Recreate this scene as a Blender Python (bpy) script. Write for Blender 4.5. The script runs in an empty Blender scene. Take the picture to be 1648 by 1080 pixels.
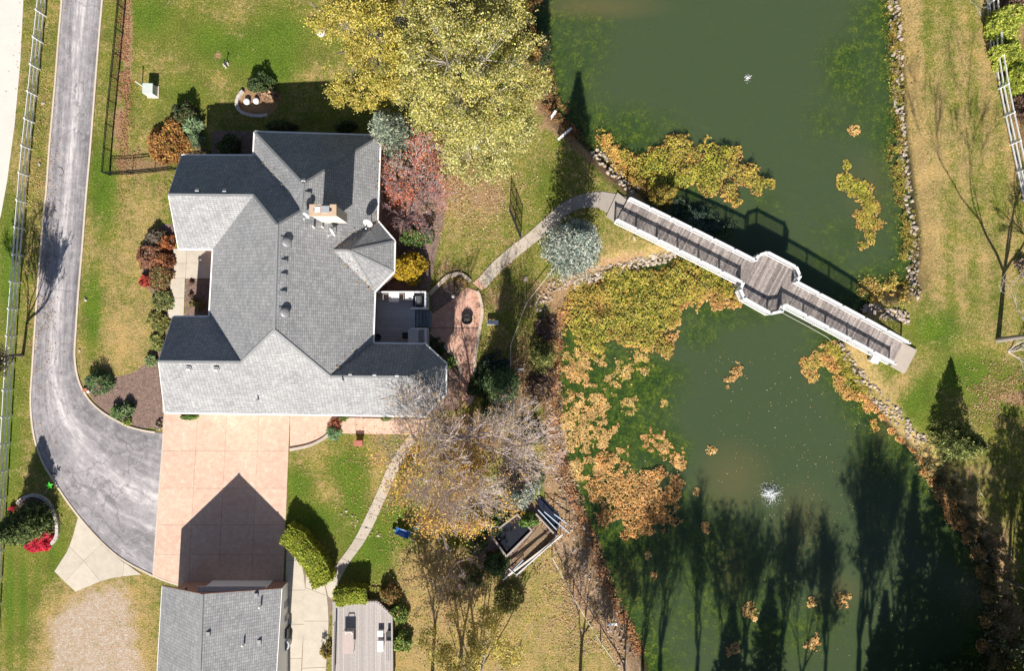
import bpy, bmesh, math, random
import numpy as np
from mathutils import Vector, Matrix
from math import radians, sin, cos, pi, sqrt, atan2

SC = bpy.context.scene
COL = SC.collection
R = random.Random(11)
RNG = np.random.default_rng(11)

# ------------------------------------------------------------------ camera, sky, sun, exposure
PPM, CAMH, CX, CY = 18.0, 61.0, 824.0, 540.0          # photo pixels per metre on the ground, camera height
cam_d = bpy.data.cameras.new("drone_camera")
cam = bpy.data.objects.new("drone_camera", cam_d); COL.objects.link(cam)
cam.location = (0, 0, CAMH)
cam_d.sensor_width = 36; cam_d.lens = 36 * CAMH / (1648 / PPM)
cam_d.clip_start = 0.5; cam_d.clip_end = 3000
SC.camera = cam
SUN_EL, SUN_AZ = 36.8, 183.0                          # azimuth of the sun, clockwise from north (+Y)
world = bpy.data.worlds.new("World"); SC.world = world; world.use_nodes = True
wn = world.node_tree.nodes; wn.clear()
sky = wn.new("ShaderNodeTexSky"); sky.sky_type = 'NISHITA'; sky.sun_disc = False
sky.sun_elevation = radians(SUN_EL); sky.sun_rotation = radians(SUN_AZ)
sky.altitude = 200
bg = wn.new("ShaderNodeBackground"); bg.inputs[1].default_value = 0.05
wo = wn.new("ShaderNodeOutputWorld")
world.node_tree.links.new(sky.outputs[0], bg.inputs[0]); world.node_tree.links.new(bg.outputs[0], wo.inputs[0])
sd = bpy.data.lights.new("sun", 'SUN'); sd.energy = 5.0; sd.angle = radians(0.5); sd.color = (1.0, 0.95, 0.87)
sun = bpy.data.objects.new("sun", sd); COL.objects.link(sun)
_sv = Vector((sin(radians(SUN_AZ)) * cos(radians(SUN_EL)), cos(radians(SUN_AZ)) * cos(radians(SUN_EL)), sin(radians(SUN_EL))))
sun.rotation_euler = _sv.to_track_quat('Z', 'Y').to_euler(); sun.location = (0, -40, 60)
SC.view_settings.view_transform = 'Standard'; SC.view_settings.look = 'None'
SC.view_settings.gamma = 1; SC.view_settings.use_curve_mapping = False
SC.view_settings.exposure = 0.74
SC.render.engine = 'CYCLES'

# ------------------------------------------------------------------ helpers
def W(px, py, z=0.0):
    """photo position of something standing z metres above the lawn -> place in the world"""
    k = (CAMH - z) / CAMH / PPM
    return Vector(((px - CX) * k, (CY - py) * k, z))
def WL(pts, z=0.0): return [W(p[0], p[1], p[2] if len(p) > 2 else z) for p in pts]

ORG = {}
def tag(o, label=None, cat=None, group=None, kind=None):
    if label: o['label'] = label
    if cat: o['category'] = cat
    if group: o['group'] = group
    if kind: o['kind'] = kind
    return o
def thing(name, label, cat, loc, group=None):
    o = bpy.data.objects.new(name, None); COL.objects.link(o)
    o.empty_display_size = 0.3
    o.location = loc; ORG[o.name] = Vector(loc)
    return tag(o, label, cat, group)
def link_mesh(name, me, parent, origin):
    o = bpy.data.objects.new(name, me); COL.objects.link(o)
    if parent is not None:
        o.parent = parent; o.location = (0, 0, 0); ORG[o.name] = ORG[parent.name].copy()
    else:
        o.location = origin; ORG[o.name] = Vector(origin)
    return o

class MB:
    def __init__(s): s.v = []; s.f = []; s.m = []; s.mi = 0
    def add(s, vs, fs):
        b = len(s.v); s.v += [tuple(v) for v in vs]
        for f in fs: s.f.append([b + i for i in f]); s.m.append(s.mi)
        return s
    def box(s, c, d, rz=0.0, rx=0.0, ry=0.0):
        hx, hy, hz = d[0] / 2, d[1] / 2, d[2] / 2
        M = Matrix.Translation(Vector(c)) @ Matrix.Rotation(rz, 4, 'Z') @ Matrix.Rotation(ry, 4, 'Y') @ Matrix.Rotation(rx, 4, 'X')
        vs = [M @ Vector((x * hx, y * hy, z * hz)) for x in (-1, 1) for y in (-1, 1) for z in (-1, 1)]
        return s.add(vs, [(0, 1, 3, 2), (4, 6, 7, 5), (0, 4, 5, 1), (2, 3, 7, 6), (0, 2, 6, 4), (1, 5, 7, 3)])
    def beam(s, a, b, w, h):
        a = Vector(a); b = Vector(b); d = (b - a).normalized()
        sd_ = d.cross(Vector((0, 0, 1)))
        if sd_.length < 1e-3: sd_ = Vector((1, 0, 0))
        sd_.normalize(); up = sd_.cross(d).normalized()
        vs = [p + sd_ * x * w / 2 + up * y * h / 2 for p in (a, b) for x in (-1, 1) for y in (-1, 1)]
        return s.add(vs, [(0, 1, 3, 2), (4, 6, 7, 5), (0, 4, 5, 1), (2, 3, 7, 6), (0, 2, 6, 4), (1, 5, 7, 3)])
    def prism(s, pts, z0, z1):
        """pts: list of (x,y[,z]); vertical-sided slab"""
        n = len(pts)
        ar = sum(pts[i][0] * pts[(i + 1) % n][1] - pts[(i + 1) % n][0] * pts[i][1] for i in range(n))
        if ar < 0: pts = list(reversed(pts))
        vs = [(p[0], p[1], z0) for p in pts] + [(p[0], p[1], z1) for p in pts]
        fs = [list(range(n - 1, -1, -1)), list(range(n, 2 * n))] + [(i, (i + 1) % n, n + (i + 1) % n, n + i) for i in range(n)]
        return s.add(vs, fs)
    def tube(s, path, radii, n=6, cap=True):
        path = [Vector(p) for p in path]
        if not hasattr(radii, '__len__'): radii = [radii] * len(path)
        b = len(s.v); vs = []
        for i, p in enumerate(path):
            d = (path[min(i + 1, len(path) - 1)] - path[max(i - 1, 0)])
            d = d.normalized() if d.length > 1e-6 else Vector((0, 0, 1))
            u = d.cross(Vector((0.13, 0.21, 1)) if abs(d.z) < .97 else Vector((1, 0, 0))).normalized(); w = d.cross(u)
            for k in range(n):
                a = 2 * pi * k / n; vs.append(p + (u * cos(a) + w * sin(a)) * radii[i])
        fs = [(i * n + k, i * n + (k + 1) % n, (i + 1) * n + (k + 1) % n, (i + 1) * n + k) for i in range(len(path) - 1) for k in range(n)]
        if cap: fs += [list(range(n - 1, -1, -1)), [(len(path) - 1) * n + k for k in range(n)]]
        return s.add(vs, fs)
    def lathe(s, c, prof, n=20, M=None):
        c = Vector(c); M = M or Matrix.Identity(3); vs = []
        for r_, z_ in prof:
            for k in range(n):
                a = 2 * pi * k / n; vs.append(c + M @ Vector((r_ * cos(a), r_ * sin(a), z_)))
        fs = [(i * n + k, i * n + (k + 1) % n, (i + 1) * n + (k + 1) % n, (i + 1) * n + k) for i in range(len(prof) - 1) for k in range(n)]
        fs += [list(range(n - 1, -1, -1)), [(len(prof) - 1) * n + k for k in range(n)]]
        return s.add(vs, fs)
    def ribbon(s, path, w, z0, z1, closed=False):
        """box-section strip following a ground path"""
        P = [Vector((p[0], p[1])) for p in path]; n = len(P); L = []; Rr = []
        for i in range(n):
            a = P[(i - 1) % n] if closed or i > 0 else P[i]; b = P[(i + 1) % n] if closed or i < n - 1 else P[i]
            d1 = (P[i] - a); d2 = (b - P[i])
            d1 = d1.normalized() if d1.length > 1e-6 else d2.normalized(); d2 = d2.normalized() if d2.length > 1e-6 else d1
            t = (d1 + d2); t = t.normalized() if t.length > 1e-4 else d1
            nn = Vector((-t.y, t.x)); k = 1 / max(.5, abs(nn.dot(Vector((-d1.y, d1.x)))))
            L.append(P[i] + nn * w / 2 * k); Rr.append(P[i] - nn * w / 2 * k)
        vs = []
        for i in range(n):
            dz = path[i][2] if len(path[i]) > 2 else 0
            vs += [(L[i].x, L[i].y, z1 + dz), (Rr[i].x, Rr[i].y, z1 + dz), (Rr[i].x, Rr[i].y, z0 + dz), (L[i].x, L[i].y, z0 + dz)]
        m = n if closed else n - 1; fs = []
        for i in range(m):
            j = (i + 1) % n
            for k in range(4): fs.append((i * 4 + k, i * 4 + (k + 1) % 4, j * 4 + (k + 1) % 4, j * 4 + k))
        if not closed: fs += [(3, 2, 1, 0), (4 * n - 4, 4 * n - 3, 4 * n - 2, 4 * n - 1)]
        return s.add(vs, fs)
    def build(s, name, mats, parent=None, smooth=False, kind=None, origin=None):
        if not isinstance(mats, (list, tuple)): mats = [mats]
        if parent is not None: og = ORG[parent.name]
        elif origin is not None: og = Vector(origin)
        else:
            xs = [v[0] for v in s.v]; ys = [v[1] for v in s.v]; zs = [v[2] for v in s.v]
            og = Vector(((min(xs) + max(xs)) / 2, (min(ys) + max(ys)) / 2, min(zs)))
        me = bpy.data.meshes.new(name)
        me.from_pydata([(v[0] - og.x, v[1] - og.y, v[2] - og.z) for v in s.v], [], s.f)
        for m in mats: me.materials.append(m)
        if len(mats) > 1: me.polygons.foreach_set("material_index", s.m)
        if smooth: me.polygons.foreach_set("use_smooth", [True] * len(me.polygons))
        me.update()
        bm = bmesh.new(); bm.from_mesh(me); bmesh.ops.recalc_face_normals(bm, faces=bm.faces); bm.to_mesh(me); bm.free()
        o = link_mesh(name, me, parent, og)
        if kind: o['kind'] = kind
        return o

_ub = {}
def piece(name, parent, a, b, w, h, m, kind=None):
    """a straight piece (board, post, plank) sharing one unit mesh per material"""
    key = m.name
    if key not in _ub:
        q = MB().box((0, 0, 0), (1, 1, 1)); me = bpy.data.meshes.new("board_" + key)
        me.from_pydata(q.v, [], q.f); me.materials.append(m)
        bm = bmesh.new(); bm.from_mesh(me); bmesh.ops.recalc_face_normals(bm, faces=bm.faces); bm.to_mesh(me); bm.free()
        _ub[key] = me
    o = bpy.data.objects.new(name, _ub[key]); COL.objects.link(o)
    a = Vector(a); b = Vector(b); d = b - a; L = d.length; d.normalize()
    s_ = d.cross(Vector((0, 0, 1))); s_ = s_.normalized() if s_.length > 1e-3 else Vector((0, 1, 0))
    u = s_.cross(d).normalized()
    Mx = Matrix((d, -s_, u)).transposed()
    o.rotation_mode = 'QUATERNION'; o.rotation_quaternion = Mx.to_quaternion(); o.scale = (L, w, h)
    c = (a + b) / 2
    if parent is not None: o.parent = parent; o.location = c - ORG[parent.name]
    else: o.location = c
    return o

# value noise (numpy)
_lat = np.random.default_rng(3).random((64, 64, 64)).astype(np.float32)
def vn(P, scale, seed=0):
    P = np.asarray(P, dtype=np.float64)
    if P.shape[1] == 2: P = np.c_[P, np.zeros(len(P))]
    q = P / scale + seed * 7.31; i = np.floor(q).astype(int); f = q - i; f = f * f * (3 - 2 * f)
    out = 0
    for dx in (0, 1):
        for dy in (0, 1):
            for dz in (0, 1):
                w = (f[:, 0] if dx else 1 - f[:, 0]) * (f[:, 1] if dy else 1 - f[:, 1]) * (f[:, 2] if dz else 1 - f[:, 2])
                out = out + w * _lat[(i[:, 0] + dx) & 63, (i[:, 1] + dy) & 63, (i[:, 2] + dz) & 63]
    return out
def fbm(P, scale, seed=0):
    return (vn(P, scale, seed) + .5 * vn(P, scale / 2.1, seed + 1) + .25 * vn(P, scale / 4.3, seed + 2)) / 1.75
def sdist(P, poly):
    """signed distance to polygon: negative inside"""
    P = np.asarray(P)[:, :2]; n = len(poly); d = np.full(len(P), 1e9); ins = np.zeros(len(P), bool)
    for i in range(n):
        a = np.array(poly[i][:2], float); b = np.array(poly[(i + 1) % n][:2], float); e = b - a
        t = np.clip(((P - a) @ e) / max(e @ e, 1e-9), 0, 1); q = a + t[:, None] * e
        d = np.minimum(d, np.hypot(*(P - q).T))
        c = ((a[1] > P[:, 1]) != (b[1] > P[:, 1])) & (P[:, 0] < (b[0] - a[0]) * (P[:, 1] - a[1]) / (b[1] - a[1] + 1e-12) + a[0])
        ins ^= c
    return np.where(ins, -d, d)
def smooth_poly(pts, n=4, closed=True):
    """Catmull-Rom"""
    P = [Vector((p[0], p[1], p[2] if len(p) > 2 else 0)) for p in pts]; m = len(P); out = []
    rng_ = range(m) if closed else range(m - 1)
    for i in rng_:
        g = lambda k: P[k % m] if closed else P[max(0, min(m - 1, k))]
        a, b, c, d = g(i - 1), g(i), g(i + 1), g(i + 2)
        for j in range(n):
            t = j / n
            out.append(0.5 * ((2 * b) + (c - a) * t + (2 * a - 5 * b + 4 * c - d) * t * t + (3 * b - a - 3 * c + d) * t ** 3))
    if not closed: out.append(P[-1])
    return out

# ------------------------------------------------------------------ materials
def nmat(name):
    m = bpy.data.materials.new(name); m.use_nodes = True
    nt = m.node_tree; b = nt.nodes["Principled BSDF"]
    return m, nt, b
def N(nt, typ, **kw):
    n = nt.nodes.new(typ)
    for k, v in kw.items():
        if k.startswith('i_'): n.inputs[k[2:].replace('_', ' ')].default_value = v
        else: setattr(n, k, v)
    return n
def rgba(c): return (c[0], c[1], c[2], 1)
def mix(nt, fac, a, b, mode='MIX'):
    n = nt.nodes.new("ShaderNodeMix"); n.data_type = 'RGBA'; n.blend_type = mode
    for s, v in ((0, fac), (6, a), (7, b)):
        if isinstance(v, (int, float)): n.inputs[s].default_value = v
        elif isinstance(v, (tuple, list)): n.inputs[s].default_value = rgba(v)
        else: nt.links.new(v, n.inputs[s])
    return n.outputs[2]
def pos(nt, scale=None):
    g = nt.nodes.new("ShaderNodeNewGeometry")
    if scale is None: return g.outputs['Position']
    mp = nt.nodes.new("ShaderNodeMapping"); mp.inputs['Scale'].default_value = scale
    nt.links.new(g.outputs['Position'], mp.inputs[0]); return mp.outputs[0]
def noise(nt, vec, scale, detail=4, rough=.6):
    n = nt.nodes.new("ShaderNodeTexNoise"); n.inputs['Scale'].default_value = scale
    n.inputs['Detail'].default_value = detail; n.inputs['Roughness'].default_value = rough
    if vec is not None: nt.links.new(vec, n.inputs['Vector'])
    return n.outputs['Fac']
def ramp(nt, fac, stops):
    n = nt.nodes.new("ShaderNodeValToRGB"); e = n.color_ramp.elements
    while len(e) < len(stops): e.new(0.5)
    for i, (p, c) in enumerate(stops):
        e[i].position = p; e[i].color = rgba(c) if hasattr(c, '__len__') else (c, c, c, 1)
    nt.links.new(fac, n.inputs[0]); return n.outputs[0]
def math_(nt, op, a, b=None, clamp=False):
    n = nt.nodes.new("ShaderNodeMath"); n.operation = op; n.use_clamp = clamp
    for i, v in enumerate((a, b)):
        if v is None: continue
        if isinstance(v, (int, float)): n.inputs[i].default_value = v
        else: nt.links.new(v, n.inputs[i])
    return n.outputs[0]
def bump(nt, b, h, strength=.4, dist=.05):
    n = nt.nodes.new("ShaderNodeBump"); n.inputs['Strength'].default_value = strength; n.inputs['Distance'].default_value = dist
    nt.links.new(h, n.inputs['Height']); nt.links.new(n.outputs[0], b.inputs['Normal'])
_mc = {}
def stamped(name, lo, hi, pale, rough=.8):
    """coloured concrete with blotches, pale bloom and fine random cracks"""
    m, nt, b = nmat(name); p = pos(nt); n1 = noise(nt, p, .45, 6, .7); n2 = noise(nt, p, 2.2, 6, .75); n3 = noise(nt, p, 18, 3, .7)
    c = ramp(nt, math_(nt, 'ADD', math_(nt, 'MULTIPLY', n1, .55), math_(nt, 'MULTIPLY', n2, .45)), [(.36, lo), (.62, hi)])
    c = mix(nt, ramp(nt, n2, [(.52, 0), (.72, .6)]), c, pale)
    c = mix(nt, 1.0, c, ramp(nt, n3, [(.3, .86), (.7, 1.1)]), 'MULTIPLY')
    v = nt.nodes.new("ShaderNodeTexVoronoi"); v.feature = 'DISTANCE_TO_EDGE'; v.inputs['Scale'].default_value = 1.5
    nn = nt.nodes.new("ShaderNodeTexNoise"); nn.inputs['Scale'].default_value = 2.5; nt.links.new(p, nn.inputs[0])
    a = nt.nodes.new("ShaderNodeVectorMath"); a.operation = 'MULTIPLY_ADD'; nt.links.new(nn.outputs['Color'], a.inputs[0]); a.inputs[1].default_value = (.9, .9, 0); nt.links.new(p, a.inputs[2]); nt.links.new(a.outputs[0], v.inputs['Vector'])
    c = mix(nt, math_(nt, 'MULTIPLY', ramp(nt, v.outputs['Distance'], [(0, .5), (.03, 0)]), ramp(nt, n1, [(.42, 0), (.56, 1)])), c, [x * .62 for x in lo])
    oi = nt.nodes.new("ShaderNodeObjectInfo"); k = math_(nt, 'ADD', math_(nt, 'MULTIPLY', oi.outputs['Random'], .09), .955); cc = nt.nodes.new("ShaderNodeCombineColor")
    for i in range(3): nt.links.new(k, cc.inputs[i])
    c = mix(nt, 1.0, c, cc.outputs[0], 'MULTIPLY')
    nt.links.new(c, b.inputs['Base Color']); b.inputs['Roughness'].default_value = rough; bump(nt, b, n3, .25, .02); _mc[name] = m; return m
def simple(name, col, rough=.7, var=.18, scale=3.0, rnd=0.0, bmp=.15, metal=0.0, col2=None):
    """plain surface with fine grain, broad wear and, optionally, a tone per piece"""
    if name in _mc: return _mc[name]
    m, nt, b = nmat(name); p = pos(nt)
    f1 = noise(nt, p, scale, 5, .65); f2 = noise(nt, p, scale * 9, 3, .7)
    f = math_(nt, 'ADD', math_(nt, 'MULTIPLY', f1, .6), math_(nt, 'MULTIPLY', f2, .4))
    lo = [c * (1 - var) for c in col]; hi = [min(1, c * (1 + var)) for c in (col2 or col)]
    c = ramp(nt, f, [(.3, lo), (.7, hi)])
    if rnd:
        oi = nt.nodes.new("ShaderNodeObjectInfo")
        k = math_(nt, 'ADD', math_(nt, 'MULTIPLY', oi.outputs['Random'], 2 * rnd), 1 - rnd)
        cc = nt.nodes.new("ShaderNodeCombineColor")
        for i in range(3): nt.links.new(k, cc.inputs[i])
        c = mix(nt, 1.0, c, cc.outputs[0], 'MULTIPLY')
    nt.links.new(c, b.inputs['Base Color']); b.inputs['Roughness'].default_value = rough; b.inputs['Metallic'].default_value = metal
    if bmp: bump(nt, b, f2, bmp, .02)
    _mc[name] = m; return m
def leaf_mat(name, trans=.25, rough=.6, spec=.3):
    if name in _mc: return _mc[name]
    m, nt, b = nmat(name)
    a = nt.nodes.new("ShaderNodeAttribute"); a.attribute_name = "col"
    nt.links.new(a.outputs['Color'], b.inputs['Base Color']); b.inputs['Roughness'].default_value = rough
    b.inputs['Specular IOR Level'].default_value = spec
    if trans:
        t = nt.nodes.new("ShaderNodeBsdfTranslucent"); nt.links.new(a.outputs['Color'], t.inputs[0])
        mx = nt.nodes.new("ShaderNodeMixShader"); mx.inputs[0].default_value = trans
        nt.links.new(b.outputs[0], mx.inputs[1]); nt.links.new(t.outputs[0], mx.inputs[2])
        nt.links.new(mx.outputs[0], nt.nodes["Material Output"].inputs[0])
    _mc[name] = m; return m
LEAF = leaf_mat("leaf"); NEEDLE = leaf_mat("needle", 0.08, .75, .15)

def quads(name, P, U, V, C, m, parent=None, kind=None, origin=None):
    """many little leaves: centre P, half axes U, V, colour C; one mesh"""
    n = len(P); og = ORG[parent.name] if parent is not None else Vector(origin if origin is not None else (P[:, 0].mean(), P[:, 1].mean(), P[:, 2].min()))
    P = P - np.array(og)
    vs = np.empty((n, 4, 3), np.float32)
    vs[:, 0] = P - U; vs[:, 1] = P - V * .9 + U * .1; vs[:, 2] = P + U; vs[:, 3] = P + V * .9 + U * .1
    me = bpy.data.meshes.new(name); me.vertices.add(4 * n); me.vertices.foreach_set("co", vs.ravel())
    me.loops.add(4 * n); me.loops.foreach_set("vertex_index", np.arange(4 * n, dtype=np.int32))
    me.polygons.add(n); me.polygons.foreach_set("loop_start", np.arange(0, 4 * n, 4, dtype=np.int32))
    me.update(calc_edges=True)
    ca = me.color_attributes.new("col", 'FLOAT_COLOR', 'POINT')
    c4 = np.ones((n, 4, 4), np.float32); c4[:, :, :3] = np.clip(C, 0, 1)[:, None, :]; ca.data.foreach_set("color", c4.ravel())
    me.materials.append(m)
    o = link_mesh(name, me, parent, og)
    if kind: o['kind'] = kind
    return o
def rand_axes(n, size, up=.8, aspect=.6, dirs=None, g=RNG):
    """random leaf frames, normals biased upwards"""
    nr = g.normal(size=(n, 3)); nr /= np.linalg.norm(nr, axis=1)[:, None] + 1e-9
    nr[:, 2] = np.abs(nr[:, 2]) + up; nr /= np.linalg.norm(nr, axis=1)[:, None]
    d = g.normal(size=(n, 3)) if dirs is None else dirs + g.normal(size=(n, 3)) * .25
    u = d - nr * (d * nr).sum(1)[:, None]; u /= np.linalg.norm(u, axis=1)[:, None] + 1e-9
    v = np.cross(nr, u); s = (size * g.uniform(.6, 1.3, n))[:, None]
    return u * s * .5, v * s * .5 * aspect
def pal(cols, n, jit=.18, g=RNG, w=None):
    cols = np.array(cols, float); i = g.choice(len(cols), n, p=w)
    return cols[i] * g.uniform(1 - jit, 1 + jit, (n, 1)) * g.uniform(.94, 1.06, (n, 3))
# ------------------------------------------------------------------ the land and the ponds
WZ = -1.0
POND = smooth_poly(WL([(840,-60),(858,30),(872,100),(888,160),(922,212),(962,250),(1008,290),(1058,330),(1100,362),(1118,392),(1092,410),(1040,425),(985,437),(940,456),(914,487),
    (902,530),(898,600),(902,680),(914,745),(935,805),(955,860),(975,920),(1000,980),(1030,1042),(1062,1110),(1200,1180),(1400,1180),(1560,1120),(1588,1050),(1598,980),(1588,900),
    (1562,850),(1522,795),(1480,738),(1432,692),(1396,635),(1366,585),(1350,553),(1372,520),(1392,490),(1405,470),(1440,462),(1466,440),(1474,400),(1470,340),(1462,280),(1452,200),
    (1446,100),(1438,0),(1432,-60),(1300,-110),(1000,-110)], WZ), 3)
POND2 = [(p.x, p.y) for p in POND]
def axis(lo, hi, st, far):
    a = list(np.arange(lo, hi + st / 2, st)); s = st; x = a[-1]
    out = a[:]
    while x < far: s *= 1.5; x += s; out.append(x)
    s = st; x = a[0]; pre = []
    while x > -far: s *= 1.5; x -= s; pre.append(x)
    return np.array(pre[::-1] + out)
gx = axis(-48, 48, .22, 900); gy = axis(-32, 32, .22, 900)
GX, GY = np.meshgrid(gx, gy); GP = np.c_[GX.ravel(), GY.ravel()]
near = (abs(GP[:, 0]) < 75) & (abs(GP[:, 1]) < 60)
DP = np.full(len(GP), 60.0); DP[near] = sdist(GP[near], POND2)
def sstep(x, a, b): t = np.clip((x - a) / (b - a), 0, 1); return t * t * (3 - 2 * t)
def ground_z(P):
    d = sdist(P, POND2); return -1.0 + sstep(d, -.2, 1.7) - sstep(-d, 0, 3) * 1.2
GZ = -1.0 + sstep(DP, -.2, 1.7) - sstep(-DP, 0, 3) * 1.2
GZ += np.where((DP > .5) & (GP[:, 0] > 30), 0.10 * (fbm(GP, 3.0, 5) - .5), 0)
def ell(P, px, py, rx, ry, rot=0, z=0):
    c = W(px, py, z); a = radians(-rot); x = P[:, 0] - c.x; y = P[:, 1] - c.y
    u = (x * cos(a) + y * sin(a)) / (rx / PPM); v = (-x * sin(a) + y * cos(a)) / (ry / PPM)
    return np.clip(1.25 - np.sqrt(u * u + v * v), 0, 1)
def polym(P, pts, soft=.4):
    return np.clip(.5 - sdist(P, [tuple(p)[:2] for p in WL(pts)]) / (2 * soft), 0, 1)
G = GP
dry = np.full(len(G), .40); lush = np.full(len(G), .15); lit = np.zeros(len(G)); mul = np.zeros(len(G)); gra = np.zeros(len(G)); dirt = np.zeros(len(G))
def upd(a, m, v): a[:] = a * (1 - m) + v * m
NG = near
def onnear(fn, *a, **k):
    r = np.zeros(len(G)); r[NG] = fn(G[NG], *a, **k); return r
# lawn between the drive and the house: dry and patchy
for (x, y, rx, ry, v) in [(190,400,70,110,.72),(185,560,75,80,.85),(240,420,30,130,.65),(175,370,25,50,.5),(230,330,40,40,.7),(215,240,40,60,.62),(430,70,60,40,.5),(300,110,40,30,.55),
                       (250,90,60,50,.5),(380,40,40,30,.45),(480,110,60,40,.6),(340,130,30,30,.6),(75,380,25,300,.6),(30,200,25,300,.55),(90,700,20,100,.5),(590,740,40,30,.5),(545,790,40,40,.75),
                       (560,840,25,20,.75),(620,760,20,60,.6),(500,720,40,20,.6),(760,330,60,90,.72),(740,400,40,70,.55),(780,300,40,40,.7),(870,250,40,90,.5),(1030,400,80,30,.72),(1000,380,40,30,.55)]:
    upd(dry, onnear(ell, x, y, rx, ry), v)
for (x, y, rx, ry, v) in [(165,300,28,90,.9),(150,500,22,90,.85),(240,25,60,50,.7),(330,60,40,40,.7),(380,80,60,40,.8),(450,60,60,60,.8),(440,110,50,40,.8),(300,150,50,40,.5),(15,430,20,120,.95),(15,700,25,160,.6),
                       (480,780,25,30,.9),(560,755,40,40,.8),(500,840,60,40,.9),(600,880,60,60,.8),(570,800,25,50,.8),(20,960,40,90,.7),(90,890,30,60,.6),(640,830,40,40,.7),(880,300,30,40,.5)]:
    mm = onnear(ell, x, y, rx, ry); upd(lush, mm, v); dry *= 1 - .75 * mm
# land east of the ponds
e = onnear(polym, [(1440,-80),(1760,-80),(1760,560),(1600,590),(1520,560),(1470,500),(1478,400),(1468,250)], .8); upd(dry, e, .58 + .10 * np.sin(G[:, 0] * 3.0 + .4 * np.sin(G[:, 1] * .3)) + .30 * (fbm(G, 5.0, 21) - .5))
for (x, y, rx, ry, v) in [(1510,530,50,40,.9),(1560,600,60,40,.85),(1470,640,60,70,.7),(1600,640,50,50,.5)]:
    mm = onnear(ell, x, y, rx, ry); upd(lush, mm, v); dry *= 1 - .8 * mm
upd(dry, onnear(ell, 1440, 630, 25, 90, 40), .85); upd(dry, onnear(ell, 1560, 760, 40, 40), .6)
st_ = onnear(polym, [(-10,880),(85,900),(60,1060),(50,1180),(-60,1180)], 1.0); lush += st_ * .22 * np.sin(G[:, 0] * 5.0); dry += st_ * .12 * np.sin(G[:, 0] * 5.0 + 3)
# south meadow
upd(dry, onnear(polym, [(810,960),(880,880),(930,900),(1020,1060),(1060,1180),(700,1180),(730,1000)], 1.0), .72)
upd(dry, onnear(polym, [(640,900),(700,860),(800,880),(790,1010),(700,1180),(640,1180)], 1.0), .8)
# fallen leaves and litter
for (x, y, rx, ry, v) in [(735,290,60,60,.75),(700,260,50,60,.7),(790,320,35,50,.75),(720,440,40,40,.6),(830,350,40,40,.35),(800,480,50,60,.55),(830,620,60,80,.85),(880,470,40,40,.7),(750,700,140,70,.75),
                       (720,790,110,80,.6),(740,930,70,70,.5),(700,1010,60,60,.5),(205,60,14,120,.85),(190,200,14,60,.8),(215,265,50,28,.75),(265,250,30,50,.7),(320,245,25,30,.7),(350,90,12,12,.7),
                       (1640,640,60,20,.8),(1645,150,30,200,.7),(1600,900,50,90,.75),(1560,760,30,60,.5),(860,130,30,80,.8),(890,190,30,40,.7),(1620,1000,60,80,.7),(610,700,60,40,.5),(1500,600,1,1,0)]:
    upd(lit, onnear(ell, x, y, rx, ry), v)
wb = onnear(polym, [(880,590),(905,560),(905,700),(935,800),(965,880),(1010,990),(1060,1110),(1010,1110),(950,1000),(890,890),(870,790),(880,690)], .5)
upd(lit, wb, .75); upd(gra, wb, .5)
upd(lit, onnear(ell, 940, 960, 25, 50, -30), .8)
upd(lit, onnear(polym, [(390,143),(383,156),(381,168),(388,179),(410,187),(437,184),(447,172),(447,150),(436,140),(410,138)], .1), 1.0)
# planting beds
for p in [[(265,600),(262,690),(212,688),(180,672),(152,648),(140,624),(180,608),(215,600),(240,580)],
          [(283,360),(280,420),(272,500),(262,590),(244,585),(250,480),(228,450),(232,390),(262,360)],
          [(300,447),(337,447),(335,510),(297,508)], [(613,230),(700,240),(720,330),(700,420),(690,470),(603,470),(636,440),(636,385),(610,350)],
          [(340,210),(408,210),(408,250),(340,250)], [(560,670),(690,670),(690,674),(560,674)],[(690,530),(740,600),(742,660),(690,665)],[(693,505),(694,476),(720,455),(742,448),(750,458),(728,482)],
          [(28,808),(50,796),(75,806),(92,830),(94,860),(85,880),(60,884),(50,870),(25,830)], [(780,840),(850,800),(900,850),(820,930),(760,900)]]:
    upd(mul, onnear(polym, p, .12), 1.0)
# gravel track beside the apron
gm = onnear(polym, [(118,962),(150,945),(205,936),(222,1000),(238,1180),(60,1180),(78,1000)], 1.2); upd(gra, gm, .9); upd(dry, onnear(polym, [(92,945),(150,935),(245,928),(258,1180),(40,1180),(60,1000)], 1.2), .85)
# pond bank
bank = np.clip(1 - np.abs(DP - .7) / 1.3, 0, 1); upd(lit, np.clip(bank * 1.1, 0, 1) * (G[:, 0] < 12), .8); upd(dry, np.clip(bank * 1.2, 0, 1) * (G[:, 0] >= 12), .9); dirt = np.clip(.9 - DP, 0, 1)
# mowing stripes east
def cattr(me, name, arrs):
    ca = me.color_attributes.new(name, 'FLOAT_COLOR', 'POINT'); c = np.ones((len(arrs[0]), 4), np.float32)
    for i, a in enumerate(arrs): c[:, i] = a
    ca.data.foreach_set("color", c.ravel())
def grid_mesh(name, X, Y, Z, keep=None):
    ny, nx = X.shape; me = bpy.data.meshes.new(name)
    idx = np.arange(nx * ny).reshape(ny, nx)
    q = np.stack([idx[:-1, :-1], idx[:-1, 1:], idx[1:, 1:], idx[1:, :-1]], -1).reshape(-1, 4)
    if keep is not None: q = q[keep[q].any(1)]
    me.vertices.add(nx * ny); me.vertices.foreach_set("co", np.c_[X.ravel(), Y.ravel(), Z.ravel()].astype(np.float32).ravel())
    me.loops.add(q.size); me.loops.foreach_set("vertex_index", q.ravel().astype(np.int32))
    me.polygons.add(len(q)); me.polygons.foreach_set("loop_start", np.arange(0, q.size, 4, dtype=np.int32))
    me.polygons.foreach_set("use_smooth", np.ones(len(q), bool)); me.update(calc_edges=True)
    return me
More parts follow.
